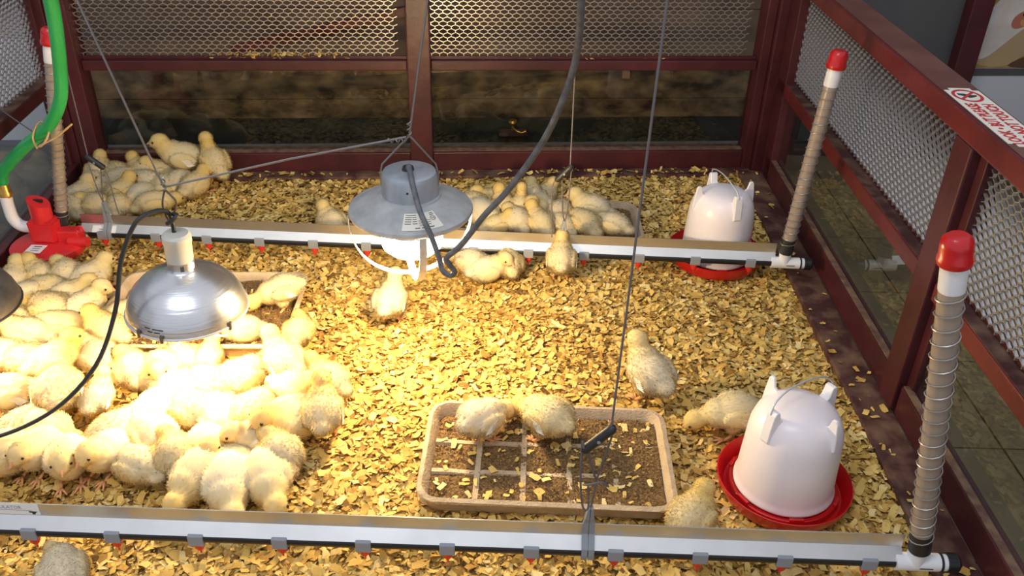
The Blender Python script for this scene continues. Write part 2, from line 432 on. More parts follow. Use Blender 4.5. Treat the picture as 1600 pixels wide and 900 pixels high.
sg = empty('warning_sticker', (1.0297, 2.5817, 0), math.radians(-94.787))
tag(sg, 'white look but do not touch sticker on the right top rail', 'sticker')
bm = box_bm(1.003, 1.292, 0.004, 0.070, 0.6516, 0.6522)
bmesh.ops.bevel(bm, geom=[e for e in bm.edges if abs((e.verts[0].co - e.verts[1].co).z) > 1e-5], offset=0.012, segments=4, affect='EDGES')
from_bm('card', bm, 'paper', sg)
def on_sign(u, n, s=1.0):      # lettering runs towards the camera's far side, tops towards the pen
    return Matrix(((-s, 0, 0, u), (0, -1, 0, n), (0, 0, 1, 0.6525), (0, 0, 0, 1)))
text_mesh('lettering', 'LOOK \u2022 BUT PLEASE', 0.0300, 'ink_red', sg, on_sign(1.283, 0.033, 0.72), bold=0.0008)
text_mesh('lettering', 'DO NOT TOUCH', 0.0300, 'ink_red', sg, on_sign(1.280, 0.063, 0.80), bold=0.0008)
bm = bmesh.new(); rg = []
for k in range(32):
    a = 2 * math.pi * k / 32
    rg.append([bm.verts.new((1.046 + q * 1.25 * math.cos(a), 0.036 + q * math.sin(a), 0.6525)) for q in (0.0215, 0.0275)])
for k in range(32): bm.faces.new((rg[k][0], rg[k][1], rg[(k + 1) % 32][1], rg[(k + 1) % 32][0]))
bmesh.ops.recalc_face_normals(bm, faces=bm.faces[:])
from_bm('prohibition_ring', bm, 'ink_red', sg)
o = box('prohibition_bar', -0.028, 0.028, -0.0028, 0.0028, 0.6527, 0.6531, 'ink_red', sg); o.location = (1.046, 0.036, 0); o.rotation_euler = (0, 0, math.radians(-42))
hb = poly_prism('hand_symbol', [(1.034, 0.020, 0.6523), (1.043, 0.020, 0.6523), (1.050, 0.030, 0.6523), (1.058, 0.036, 0.6523), (1.056, 0.042, 0.6523), (1.050, 0.052, 0.6523), (1.043, 0.054, 0.6523), (1.042, 0.042, 0.6523), (1.036, 0.034, 0.6523)], (0, 0, 0.0003), 'ink', sg)

# left partition -------------------------------------------------------------------
wL = struct(empty('wall_left', (-1.142, 2.655, 0), math.radians(-90)))   # local x towards the camera, local y to +x
UL = 1.75
box('bottom_rail', 0.03, UL, -0.035, 0.0, -0.006, 0.055, 'red_paint', wL, 0.002)
box('mid_rail', 0.03, UL, -0.05, 0.0, 0.298, 0.336, 'red_paint', wL, 0.003)
box('worn_ledge', 0.03, UL, -0.048, -0.003, 0.3361, 0.3372, 'worn_wood', wL)
box('top_rail', -0.06, UL, -0.07, 0.006, 0.607, 0.650, 'red_paint', wL, 0.004)
box('end_post', -0.03, 0.03, -0.05, 0.006, 0, 0.607, 'red_paint', wL, 0.003)
box('post_rebate', 0.03, 0.048, -0.05, -0.014, 0.05, 0.607, 'red_paint', wL, 0.002)
box('glass_pane', 0.048, UL, -0.026, -0.022, 0.0555, 0.2975, 'glass', wL)
o = link('wire_mesh', hex_mesh(0.06, UL, 0.34, 0.607, dep=0.006), 'wire', wL); o.location = (0, -0.03, 0)

# tap and block behind the glass
tp = empty('metal_tap', (0.232, 2.945, 0.052))
tag(tp, 'small greenish metal tap on a shelf behind the rear glass', 'tap')
lathe('knob', [(0, 0.028), (0.014, 0.026), (0.017, 0.018), (0.012, 0.010), (0.005, 0.006), (0.005, -0.012), (0, -0.012)], 'brass', tp, 20, (0, -0.03, 0))
tube('spout', [(0, -0.03, 0.0), (0.01, -0.05, -0.006), (0.03, -0.055, -0.012), (0.045, -0.055, -0.006)], 0.004, 'brass', tp, 8, 4)
box('shelf', -0.05, 0.05, -0.06, -0.008, -0.022, -0.016, 'worn_wood', tp)
bk = box('wooden_block', 0.607, 0.632, 2.925, 2.943, 0.222, 0.245, 'tan_block')
tag(bk, 'small tan wooden block on the plank behind the rear right glass', 'block')

# ------------------------------------------------------------------ litter
def bed_h(x, y):
    return 0.004 * np.sin(7.3 * x + 1.3) * np.sin(6.1 * y) + 0.003 * np.sin(17 * x + 9 * y)
def right_edge(y): return 0.958 + 0.061 * (y - 2.42)
nx, ny = 60, 60
V = []; F = []
for j in range(ny + 1):
    y = 0.36 + (2.61 - 0.36) * j / ny
    for i in range(nx + 1):
        x = -1.135 + (right_edge(y) + 1.135) * i / nx
        V.append((x, y, float(bed_h(x, y)) - 0.006 + R_.uniform(-.001, .001)))
for j in range(ny):
    for i in range(nx):
        k = j * (nx + 1) + i
        F.append((k, k + 1, k + nx + 2, k + nx + 1))
litter = empty('shavings_litter', (0, 0, 0))
tag(litter, 'pale wood shavings litter covering the whole pen floor', 'wood shavings', kind='stuff')
me = bpy.data.meshes.new('litter_bed'); me.from_pydata(V, [], F)
o = link('litter_bed', me, 'bed', litter, True); o['kind'] = 'stuff'

def chips(n, pos_fn, name, parent, seed=1, lmin=0.007, lmax=0.024, zspread=0.010, tilt=0.45, shade_fn=None):
    """n curled flakes, each a ragged strip of three quads"""
    g = np.random.default_rng(seed)
    px, py, pz = pos_fn(g, n)
    L = lmin + (lmax - lmin) * g.random(n) ** 1.6
    W = L * (0.32 + 0.5 * g.random(n)); W = np.minimum(W, 0.014)
    yaw = g.random(n) * 2 * np.pi
    pit = g.normal(0, tilt, n); rol = g.normal(0, tilt * 0.8, n)
    curl = g.normal(0.0, 0.30, n)
    S = np.linspace(-0.5, 0.5, 4)
    verts = np.zeros((n, 8, 3))
    for a, s in enumerate(S):
        for b, q in enumerate((-0.5, 0.5)):
            jl = s * L + g.normal(0, 0.10, n) * L * 0.5; jw = q * W * (1 - 0.35 * abs(s) + g.normal(0, 0.16, n))
            verts[:, a * 2 + b, 0] = jl; verts[:, a * 2 + b, 1] = jw
            verts[:, a * 2 + b, 2] = curl * L * (s * s - 0.08) * 1.3
    cp, sp, cr, sr, cy, sy = np.cos(pit), np.sin(pit), np.cos(rol), np.sin(rol), np.cos(yaw), np.sin(yaw)
    x, y, z = verts[..., 0], verts[..., 1], verts[..., 2]
    y, z = y * cr[:, None] - z * sr[:, None], y * sr[:, None] + z * cr[:, None]
    x, z = x * cp[:, None] + z * sp[:, None], -x * sp[:, None] + z * cp[:, None]
    x, y = x * cy[:, None] - y * sy[:, None], x * sy[:, None] + y * cy[:, None]
    V = np.stack([x + px[:, None], y + py[:, None], z + (pz + g.random(n) * zspread)[:, None]], -1).reshape(-1, 3)
    base = (np.arange(n) * 8)[:, None, None]
    quad = np.array([[0, 2, 3, 1], [2, 4, 5, 3], [4, 6, 7, 5]])[None]
    Fq = (base + quad).reshape(-1, 4)
    me = bpy.data.meshes.new(name)
    me.vertices.add(len(V)); me.vertices.foreach_set('co', V.ravel())
    me.loops.add(Fq.size); me.loops.foreach_set('vertex_index', Fq.ravel().astype(np.int32))
    me.polygons.add(len(Fq)); me.polygons.foreach_set('loop_start', (np.arange(len(Fq)) * 4).astype(np.int32))
    me.update(calc_edges=True); me.validate()
    sh = np.clip(g.beta(2.2, 1.7, n) if shade_fn is None else shade_fn(g, px, py), 0, 1)
    at = me.attributes.new('shade', 'FLOAT', 'POINT'); at.data.foreach_set('value', np.repeat(sh, 8).astype(np.float32))
    o = link(name, me, 'shaving', parent, True)
    o['kind'] = 'stuff'
    return o
def in_pen(g, n):
    y = 0.40 + (2.605 - 0.40) * g.random(n) ; x = -1.12 + (right_edge(y) + 1.13) * g.random(n)
    return x, y, bed_h(x, y) - 0.006
def pen_shade(g, x, y):
    patch = 0.5 * np.sin(9 * x + 2) * np.sin(8 * y + 1) + 0.5 * np.sin(21 * x - 13 * y)
    return g.beta(2.2, 1.7, len(x)) + 0.10 * patch
chips(34000, in_pen, 'fine_shavings', litter, 3, 0.004, 0.011, 0.010, 0.35, pen_shade)
chips(78000, in_pen, 'curled_shavings', litter, 4, 0.008, 0.030, 0.011, 0.33, pen_shade)

# the largest flakes, nearest the camera, one by one
flakes = []
for k in range(14):
    o = chips(1, lambda g, n: (np.zeros(1), np.zeros(1), np.zeros(1)), 'flake', None, 50 + k, 0.020, 0.030, 0.0, 0.12, lambda g, x, y: np.array([0.55]))
    me = o.data; bpy.data.objects.remove(o)
    me.materials.clear(); me.materials.append(MATS['shaving_single']); flakes.append(me)
for k in range(300):
    o = bpy.data.objects.new('wood_shaving', flakes[k % 14])
    y = 0.80 + 0.75 * R_.random() ** 1.3; x = R_.uniform(-0.75, right_edge(y) - 0.02)
    o.location = (x, y, float(bed_h(x, y)) + 0.007 + R_.uniform(0, .004)); o.rotation_euler = (R_.uniform(-.25, .25), R_.uniform(-.25, .25), R_.uniform(0, 6.28))
    col.objects.link(o); o.parent = litter

# shavings spilled on the ledges
sl = empty('spilled_shavings', (0, 0, 0))
tag(sl, 'little heap of shavings spilled on the rear middle rail left of the post', 'wood shavings', kind='stuff')
def on_rail(g, n): return -0.72 + 0.40 * g.beta(1.6, 1.4, n), 2.668 + 0.02 * g.random(n), 0.371 + 0.012 * g.random(n)
chips(110, on_rail, 'heap', sl, 9, 0.010, 0.024, 0.004, 0.5)
s2 = empty('scattered_shavings', (0, 0, 0))
tag(s2, 'loose shavings scattered on the sill boards along the rear and right walls', 'wood shavings', kind='stuff')
def on_base(g, n): return -1.0 + 1.95 * g.random(n), 2.605 + 0.03 * g.random(n) ** 2, 0.014 + 0 * g.random(n)
chips(150, on_base, 'rear_scatter', s2, 12, 0.010, 0.026, 0.004, 0.35)
def on_sill(g, n):
    u = 2.0 * g.random(n); q = -0.07 + 0.06 * g.random(n) ** 2
    return 1.0297 - 0.0834 * u + 0.9965 * q, 2.5817 - 0.9965 * u - 0.0834 * q, 0.019 + 0 * u
chips(60, on_sill, 'right_scatter', s2, 13, 0.008, 0.022, 0.003, 0.2)
def on_midrail(g, n): return -1.0 + 1.95 * g.random(n), 2.662 + 0.02 * g.random(n), 0.3705 + 0 * g.random(n)
chips(16, on_midrail, 'rail_scatter', s2, 14, 0.006, 0.016, 0.002, 0.2)

# ------------------------------------------------------------------ feed trays
def rrect(w, h, r, n=6):
    pts = []
    for cx, cy, a0 in ((w / 2 - r, h / 2 - r, 0), (-w / 2 + r, h / 2 - r, 90), (-w / 2 + r, -h / 2 + r, 180), (w / 2 - r, -h / 2 + r, 270)):
        for k in range(n + 1):
            a = math.radians(a0 + 90 * k / n); pts.append((cx + r * math.cos(a), cy + r * math.sin(a)))
    return pts
def tray(loc, rz, w, h, label, feed_label, fill=0.013, cols=5, rows=3, seed=1, tilt=0.0):
    t = empty('feed_tray', (loc[0], loc[1], loc[2]), rz); t.rotation_euler = (tilt, 0, rz)
    tag(t, label, 'feed tray', 'moulded pulp feed trays')
    lev = [(w - .035, h - .035, .0, .02), (w - .012, h - .012, .030, .034), (w, h, .034, .04), (w, h, .037, .04), (w - .018, h - .018, .040, .034), (w - .030, h - .030, .030, .028), (w - .045, h - .045, .004, .02)]
    bm = bmesh.new(); rings = []
    rr = random.Random(seed)
    for ww, hh, z, r in lev:
        rings.append([bm.verts.new((x + rr.uniform(-.0012, .0012), y + rr.uniform(-.0012, .0012), z + rr.uniform(-.001, .001))) for x, y in rrect(ww, hh, r)])
    n = len(rings[0])
    for A, B in zip(rings[:-1], rings[1:]):
        for k in range(n): bm.faces.new((A[k], A[(k + 1) % n], B[(k + 1) % n], B[k]))
    bm.faces.new(rings[-1]); bm.faces.new(rings[0][::-1])
    bmesh.ops.recalc_face_normals(bm, faces=bm.faces[:])
    auto_smooth(from_bm('shell', bm, 'pulp', t), 50)
    iw, ih = w - .040, h - .040
    def ridge(name, x0, y0, x1, y1):
        L = math.hypot(x1 - x0, y1 - y0); m = max(6, int(L / .02)); P = []; bm = bmesh.new(); rg = []
        dx, dy = (x1 - x0) / L, (y1 - y0) / L
        for k in range(m + 1):
            q = k / m; z = 0.0165 + 0.003 * abs(math.cos(q * math.pi * 3)) + rr.uniform(-.001, .001)
            cx, cy = x0 + (x1 - x0) * q, y0 + (y1 - y0) * q; hw = .0105
            rg.append([bm.verts.new((cx - dy * s * hw, cy + dx * s * hw, zz)) for s, zz in ((-1, .003), (-.45, z), (.45, z), (1, .003))])
        for A, B in zip(rg[:-1], rg[1:]):
            for k in range(3): bm.faces.new((A[k], A[k + 1], B[k + 1], B[k]))
        bmesh.ops.recalc_face_normals(bm, faces=bm.faces[:])
        auto_smooth(from_bm(name, bm, 'pulp', t), 60)
    for c in range(1, cols): ridge('divider', -iw / 2 + iw * c / cols, -ih / 2, -iw / 2 + iw * c / cols, ih / 2)
    for c in range(1, rows): ridge('divider', -iw / 2, -ih / 2 + ih * c / rows, iw / 2, -ih / 2 + ih * c / rows)
    # the feed lying in it
    f = empty('chick_feed', tuple(t.location), rz); f.rotation_euler = t.rotation_euler
    tag(f, feed_label, 'feed', kind='stuff')
    n1, n2 = 34, 20; V = []; F = []
    for j in range(n2 + 1):
        for i in range(n1 + 1):
            x = -iw / 2 + iw * i / n1; y = -ih / 2 + ih * j / n2
            hgt = fill + .008 * (i / n1) + .003 * math.sin(i * 1.1) * math.cos(j * 1.3)
            V.append((x, y, max(.006, hgt)))
    for j in range(n2):
        for i in range(n1):
            k = j * (n1 + 1) + i; F.append((k, k + 1, k + n1 + 2, k + n1 + 1))
    me = bpy.data.meshes.new('feed_layer'); me.from_pydata(V, [], F)
    o = link('feed_layer', me, 'feed', f, True); o['kind'] = 'stuff'
    g = np.random.default_rng(seed + 70); n = 5000
    gx = (g.random(n) - .5) * iw; gy = (g.random(n) - .5) * ih
    gz = fill + .008 * (gx / iw + .5) + .0005 + .002 * g.random(n)
    tet = g.normal(0, 1, (n, 4, 3)); tet /= np.linalg.norm(tet, axis=2, keepdims=True)
    P = np.stack([gx, gy, gz], -1)[:, None, :] + tet * (.0016 + .0020 * g.random(n))[:, None, None]
    Fq = ((np.arange(n) * 4)[:, None, None] + np.array([[0, 1, 2], [0, 2, 3], [0, 3, 1], [1, 3, 2]])[None]).reshape(-1, 3)
    me = bpy.data.meshes.new('feed_crumbs'); me.from_pydata(P.reshape(-1, 3).tolist(), [], Fq.tolist())
    o = link('feed_crumbs', me, 'granule', f); o['kind'] = 'stuff'
    o = chips(120, lambda g, n: ((g.random(n) - .5) * iw * .95, (g.random(n) - .5) * ih * .95, fill + .008 + 0 * g.random(n)), 'shaving_bits', f, seed + 5, .008, .022, .002, .2, lambda g, x, y: .5 + .5 * g.random(len(x)))
    return t
tray((0.181, 1.263, 0.006), math.radians(-6.0), 0.475, 0.285, 'tan moulded pulp tray of feed in the foreground beside the front cord', 'brown crumbled feed and shavings lying in the foreground tray', seed=2)
tray((-0.585, 1.800, 0.006), math.radians(-2.5), 0.455, 0.330, 'tan moulded pulp feed tray half hidden behind the aluminium heat lamp', 'brown feed lying in the tray behind the aluminium lamp', fill=.016, seed=3)
tray((0.262, 2.235, 0.004), math.radians(-4.0), 0.575, 0.25, 'tan pulp feed tray behind the rear rail, filled with chicks', 'brown feed in the right end of the rear tray', fill=.014, seed=4)

# ------------------------------------------------------------------ bell drinkers
def drinker(loc, rz, label, s=1.0, hz=0):
    d = empty('bell_drinker', loc, rz)
    tag(d, label, 'drinker', 'bell drinkers')
    ba = lathe('base_dish', [(0, .004), (.098, .004), (.112, .008), (.121, .024), (.1240, .040), (.1218, .0405), (.117, .028), (.108, .0125), (.100, .011), (.0985, .024), (.096, .0245), (.090, .023), (.0, .023)], 'plastic_red', d, 72, (0, 0, 0), 30)
    lathe('dish_flange', [(.0955, .0245), (.0985, .026), (.1005, .024), (.1005, .012), (.0955, .012)], 'plastic_red', ba, 72, (0, 0, 0), 30)
    for k in range(6):
        a = math.radians(25 + 60 * k); o = box('notch', -.013, .013, -.003, .003, 0, .006, 'plastic_red', ba, .001); o.location = (.0985 * math.cos(a), .0985 * math.sin(a), .0245); o.rotation_euler = (0, 0, a + math.pi / 2)
    prof = [(.0905, .0255), (.0925, .028), (.0925, .032), (.0900, .036), (.0888, .046), (.0862, .10), (.0838, .145), (.0820, .162), (.0760, .182), (.066, .197), (.052, .207), (.034, .2125), (0, .214)]
    lathe('bell', prof, 'bell_plastic', d, 72, (0, 0, 0), 60)
    for k in range(4):
        a = math.radians(hz + 90 * k)
        pts = [(.050, .200), (.080, .160), (.0855, .166), (.0835, .190), (.079, .222), (.075, .228), (.067, .227), (.062, .208)]
        hw = .0095 if k % 2 == 0 else .0030
        bm = bmesh.new(); A = [bm.verts.new((r, -hw, z)) for r, z in pts]; B = [bm.verts.new((r, hw, z)) for r, z in pts]
        bm.faces.new(A); bm.faces.new(B[::-1])
        for q in range(len(A)): bm.faces.new((A[q], B[q], B[(q + 1) % len(A)], A[(q + 1) % len(A)]))
        bmesh.ops.recalc_face_normals(bm, faces=bm.faces[:])
        bmesh.ops.bevel(bm, geom=bm.edges[:], offset=.0012, segments=1, affect='EDGES')
        o = from_bm('lug', bm, 'lug_plastic', d); o.rotation_euler = (0, 0, a)
    return d
dF = drinker((0.619, 1.178, 0.002), 0.0, 'white bell drinker on a red dish in the right foreground', hz=28)
hd_ = tube('handle', [(-.074, 0, .213), (-.078, .002, .224), (-.066, .006, .240), (-.035, .010, .251), (0, .010, .254), (.035, .010, .251), (.066, .006, .240), (.078, .002, .226), (.074, 0, .213)], .0017, 'strap_steel', dF, 8, 6)
# handle lies across: shift so that it joins two lugs on the left and the right
hd_.rotation_euler = (0, 0, math.radians(28))
dR = drinker((0.722, 2.046, 0.002), 0.0, 'white bell drinker on a red dish behind the right end of the rear rail', hz=100)
hd_ = tube('handle', [(-.074, 0, .213), (-.078, .002, .224), (-.066, .006, .240), (-.035, .010, .251), (0, .010, .254), (.035, .010, .251), (.066, .006, .240), (.078, .002, .226), (.074, 0, .213)], .0017, 'strap_steel', dR, 8, 6)
dR.scale = (1.02, 1.02, 1.02)
hd_.rotation_euler = (0, 0, math.radians(100))
# printed arch on the rear bell
def on_bell(a, z):
    r = .0862 + (.10 - z) * .055 + .0006
    return Vector((r * math.cos(a), r * math.sin(a), z))
pa = [on_bell(math.radians(-62 + 60 * k / 14), .062 + .075 * (1 - (1 - k / 14) ** 1.9) * .9) for k in range(15)]
from_bm('printed_arch', tube_bm(pa, .0011, 6), 'ink_red', dR)
for k in range(4):
    q = on_bell(math.radians(-45 + 9 * k), .083 + .010 * k); from_bm('printed_dot', tube_bm([q, q + Vector((.004, .001, .002))], .0013, 6), 'ink', dR)
for k in range(4):
    q = on_bell(math.radians(-34 + 8 * k), .060 + .006 * k); from_bm('printed_mark', tube_bm([q, q + Vector((.001, .001, .010))], .0011, 6), 'ink_red', dR)
q = on_bell(math.radians(-14), .108)
from_bm('printed_emblem', tube_bm([q + Vector((0, .005 * math.cos(a * .7), .006 * math.sin(a * .7))) for a in range(10)], .0008, 6), 'ink', dR)

# ------------------------------------------------------------------ nipple drinker lines
def stand(parent, b, t, name='breather_tube', coils=22, r=.0165):
    """clear tube with a coil spring, a white collar and a red cap from b to t"""
    b = Vector(b); t = Vector(t); d = (t - b); L = d.length; d.normalize()
    e = empty(name, b, 0, parent)
    q = Vector((0, 0, 1)).rotation_difference(d); e.rotation_mode = 'QUATERNION'; e.rotation_quaternion = q
    auto_smooth(from_bm('tube', lathe_bm([(r * .82, 0), (r * .82, L - .080), (r, L - .080), (r, 0), (r * .82, 0)], 20), 'clear_tube', e), 50)
    lathe('coupling', [(0, -.006), (r * 1.08, -.006), (r * 1.08, .010), (r * 1.03, .016), (r * 1.03, .034), (0, .034)], 'black_rubber', e, 24)
    n = coils * 14
    pts = [(r * 1.12 * math.cos(2 * math.pi * k / 14), r * 1.12 * math.sin(2 * math.pi * k / 14), .012 + (L - .098) * (k / n) ** 1.08) for k in range(n + 1)]
    tube('spring', pts, .0011, 'spring_steel', e, 5)
    lathe('collar', [(0, L - .084), (r * 1.02, L - .084), (r * 1.05, L - .082), (r * 1.05, L - .03), (0, L - .03)], 'white_pvc', e, 28)
    R = r * 1.32
    lathe('cap', [(r * 1.05, L - .042), (R, L - .042), (R * 1.05, L - .037), (R * 1.05, L - .033), (R * .97, L - .029), (R * .95, L - .015), (R * .88, L - .006), (R * .62, L - .0005), (0, L)], 'plastic_red', e, 32)
    return e
def line(name, label, p0, p1, clip_x, tee=True, x_rail0=0.0):
    p0 = Vector(p0); p1 = Vector(p1); d = p1 - p0; L = d.length
    e = empty(name, p0, math.atan2(d.y, d.x))
    tag(e, label, 'drinker line')
    e['len'] = L
    xr = L - .075
    prof = [(-.006, .009), (-.0065, .0075), (.010, .0235), (.0100, .050), (.0118, .050), (.0118, .0228), (.004, .010)]
    def prism(nm, pf, x0, x1, m):
        bm = bmesh.new(); A = [bm.verts.new((x0, y, z)) for y, z in pf]; B = [bm.verts.new((x1, y, z)) for y, z in pf]
        bm.faces.new(A); bm.faces.new(B[::-1])
        for k in range(len(A)): bm.faces.new((A[k], B[k], B[(k + 1) % len(A)], A[(k + 1) % len(A)]))
        bmesh.ops.recalc_face_normals(bm, faces=bm.faces[:]); return from_bm(nm, bm, m, e)
    prism('rail_fin', [(.0100, .0236), (.0095, .0500), (.0115, .0500), (.0125, .0236)], x_rail0, xr, 'aluminium')
    prism('rail_flange', [(-.0085, .0075), (.0100, .0236), (.0125, .0236), (-.0060, .0060)], x_rail0, xr, 'aluminium_flange')
    tube('pipe', [(0.0, 0, 0), (L - .07, 0, 0)], .0105, 'black_pipe', e, 16)
    proto = None
    for x in clip_x:
        c = box('nipple_clip', -.013, .013, -.0125, .0125, -.0125, .010, 'clip_grey', e, .002) if proto is None else None
        if proto is None:
            c.location = (x, 0, 0); proto = c
            nn = lathe('nipple', [(0, -.040), (.0016, -.040), (.0018, -.032), (.0045, -.031), (.0085, -.024), (.0092, -.012), (0, -.012)], 'nipple_red', c, 14)
            pn = nn
        else:
            c = proto.copy(); col.objects.link(c); c.parent = e; c.location = (x, 0, 0)
            k = pn.copy(); col.objects.link(k); k.parent = c
    if tee:
        tb = tube_bm([(L - .085, 0, 0), (L - .012, 0, 0)], .0150, 20)
        tube_bm([(L - .052, 0, 0), (L - .052, 0, .032)], .0150, 20, tb)
        auto_smooth(from_bm('tee', tb, 'white_pvc', e), 50)
        auto_smooth(from_bm('seal_ring', tube_bm([(L - .0125, 0, 0), (L - .0085, 0, 0)], .0158, 20), 'black_rubber', e), 40)
        auto_smooth(from_bm('white_ring', tube_bm([(L - .0086, 0, 0), (L, 0, 0)], .0140, 20), 'white_pvc', e), 40)
        auto_smooth(from_bm('end_cap', tube_bm([(L - .001, 0, 0), (L + .016, 0, 0), (L + .020, 0, 0)], [.0165, .0165, .013], 20), 'black_pipe', e), 40)
        box('tee_marking', L - .048, L - .026, -.0153, -.0147, -.0015, .0008, 'ink', e)
    return e
# rear line
rp0 = Vector((-0.950, 2.141, .065)); rp1 = Vector((.918, 1.920, .065)); rd = (rp1 - rp0).normalized()
lr = line('nipple_drinker_line', 'rear aluminium rail with black pipe and red nipples, fed by the red regulator', rp0, rp1, [(Vector((x, y, .065)) - rp0).dot(rd) for x, y in ((-.913, 2.129), (-.771, 2.111), (-.636, 2.092), (-.497, 2.072), (-.356, 2.05), (-.216, 2.04), (-.076, 2.03), (.065, 2.016), (.207, 1.99), (.350, 1.964), (.493, 1.946), (.637, 1.931), (.779, 1.92))], x_rail0=-.02)
inv = lr.matrix_basis.inverted()
def loc_in(e, p): return e.matrix_basis.inverted() @ Vector(p)
lb = Vector((lr['len'] - .052, 0, .036))
stand(lr, lb, loc_in(lr, (.893, 1.925, .622)))
# front line
fp0 = Vector((-1.000, 1.1186, .065)); fp1 = Vector((.808, .944, .065)); fd = (fp1 - fp0).normalized()
lf = line('nipple_drinker_line', 'front aluminium rail with black pipe and red nipples crossing the bottom of the picture', fp0, fp1, [(Vector((x, 1.0, .065)) - fp0).dot(fd) + .0 for x in [-.710 + .1395 * k for k in range(-1, 11)]])
stand(lf, Vector((lf['len'] - .052, 0, .036)), loc_in(lf, (.645, .944, .680)))
del lr['len'], lf['len']
# stickers on the rails
st = box('rail_label', .10, .318, .0090, .0094, .0262, .0495, 'paper_white', lf)
bm = bmesh.new()
text_mesh('label_lettering', 'REGULATOR', .0095, 'clip_grey', st, Matrix.Translation((.235, .0088, .039)) @ Matrix.Rotation(math.radians(90), 4, 'X'), .0001)
box('label_rule', .105, .306, .0085, .0089, .0358, .0363, 'clip_grey', st)
poly_prism('label_emblem', [(.300, .0085, .034), (.314, .0085, .0335), (.311, .0085, .031), (.309, .0085, .0272), (.305, .0085, .0275), (.305, .0085, .031), (.300, .0085, .0315)], (0, .0003, 0), 'ink', st)
bm.free()
st2 = poly_prism('rail_label', [(.012, -.0095, .0075), (.012, .0055, .0208), (.075, .0055, .0208), (.075, -.0095, .0075)], (0, -.0005, .0005), 'paper_white', lr)
for k in range(2):
    poly_prism('label_marks', [(.030, -.0035 - .004 * k, .0135 - .0036 * k), (.030, -.0020 - .004 * k, .0148 - .0036 * k), (.060 - .012 * k, -.0020 - .004 * k, .0148 - .0036 * k), (.060 - .012 * k, -.0035 - .004 * k, .0135 - .0036 * k)], (0, -.0006, .0006), 'clip_grey', st2)
# pressure regulator at the left end of the rear line
rg = empty('pressure_regulator', loc_in(lr, (-1.046, 2.105, 0)), 0, lr)
lathe('diaphragm_housing', [(0, .030), (.080, .030), (.088, .034), (.092, .046), (.092, .054), (.088, .057), (.078, .060), (0, .064)], 'regulator_red', rg, 64, (0, 0, 0), 30)
lathe('drain_boss', [(0, .012), (.020, .012), (.024, .030), (0, .031)], 'regulator_red', rg, 24, (.035, -.045, 0))
bm = box_bm(-.038, .034, -.014, .040, .060, .122)
for v in bm.verts:
    if v.co.z < .1: v.co.x *= .9
bmesh.ops.bevel(bm, geom=bm.edges[:], offset=.006, segments=2, affect='EDGES')
from_bm('valve_body', bm, 'regulator_red', rg)
bm = lathe_bm([(0, .115), (.026, .115), (.026, .165), (0, .165)], 32)
for v in bm.verts:
    if v.co.z > .15: v.co.z += -v.co.x * .45 + .004
o = auto_smooth(from_bm('adjusting_knob', bm, 'regulator_red', rg), 40); o.location = (-.004, .014, 0)
box('knob_slot', -.018, .012, -.003, .003, .168, .1745, 'black_rubber', o)
box('outlet_block', .030, .088, -.004, .030, .056, .094, 'regulator_red', rg, .004)
auto_smooth(from_bm('outlet_socket', tube_bm([(.060, -.0, .064), (.108, .0, .064)], .014, 20), 'regulator_red', rg), 40).location = (0, .0, 0)
box('spec_sticker', -.028, .014, -.068, -.026, .0632, .0640, 'paper_white', rg)
for k in range(3): box('sticker_marks', -.016, .004, -.034 - .010 * k - .003, -.034 - .010 * k, .0641, .0644, 'ink' if k == 0 else 'clip_grey', rg)
lp = [(.094 + .010 * math.cos(a * .6), .002, .098 + .010 * math.sin(a * .6)) for a in range(11)]
tube('hook', lp, .0025, 'regulator_red', rg, 6)
el = tube('inlet_elbow', [loc_in(lr, q) - rg.location for q in ((-1.128, 2.128, .182), (-1.128, 2.127, .150), (-1.124, 2.124, .118), (-1.106, 2.122, .098), (-1.070, 2.120, .095))], .0150, 'white_pvc', rg, 16, 5)
stand(lr, loc_in(lr, (-1.012, 2.140, .098)), loc_in(lr, (-.929, 2.158, .604)), coils=24, r=.0150)

# ------------------------------------------------------------------ hose
hs = empty('water_hose', (-1.127, 2.13, .17))
tag(hs, 'green garden hose with brass fitting feeding the red regulator', 'hose')
h0 = Vector((-1.127, 2.13, .17))
tube('hose', [Vector(q) - h0 for q in ((-1.124, 2.125, .222), (-1.116, 2.12, .245), (-1.090, 2.11, .275), (-1.025, 2.09, .334), (-.946, 2.06, .395), (-.890, 2.03, .470), (-.860, 2.0, .548), (-.826, 1.95, .651), (-.800, 1.9, .735), (-.778, 1.85, .816), (-.76, 1.78, .93))], .0150, 'hose_green', hs, 16, 6)
bf = lathe('brass_fitting', [(.0, .010), (.016, .010), (.0165, .022), (.0135, .026), (.0135, .046), (.0125, .050), (.0125, .060), (0, .060)], 'brass', hs, 20)
tw = tube('tie', [Vector(q) - h0 for q in ((-.978, 2.045, .345), (-.985, 2.055, .372), (-.968, 2.07, .402), (-.945, 2.06, .395), (-.945, 2.04, .376), (-.962, 2.038, .356), (-.972, 2.045, .352), (-.93, 2.05, .372), (-.885, 2.05, .405))], .0024, 'tie', hs, 6, 5)
pl = tube('thin_cord', [(-1.128, 2.2, .40), (-1.0, 2.09, .372), (-.955, 2.06, .368)], .0016, 'cord', None, 6, 4)
tag(pl, 'thin brown cord running from the left wall to the green hose tie', 'cord')

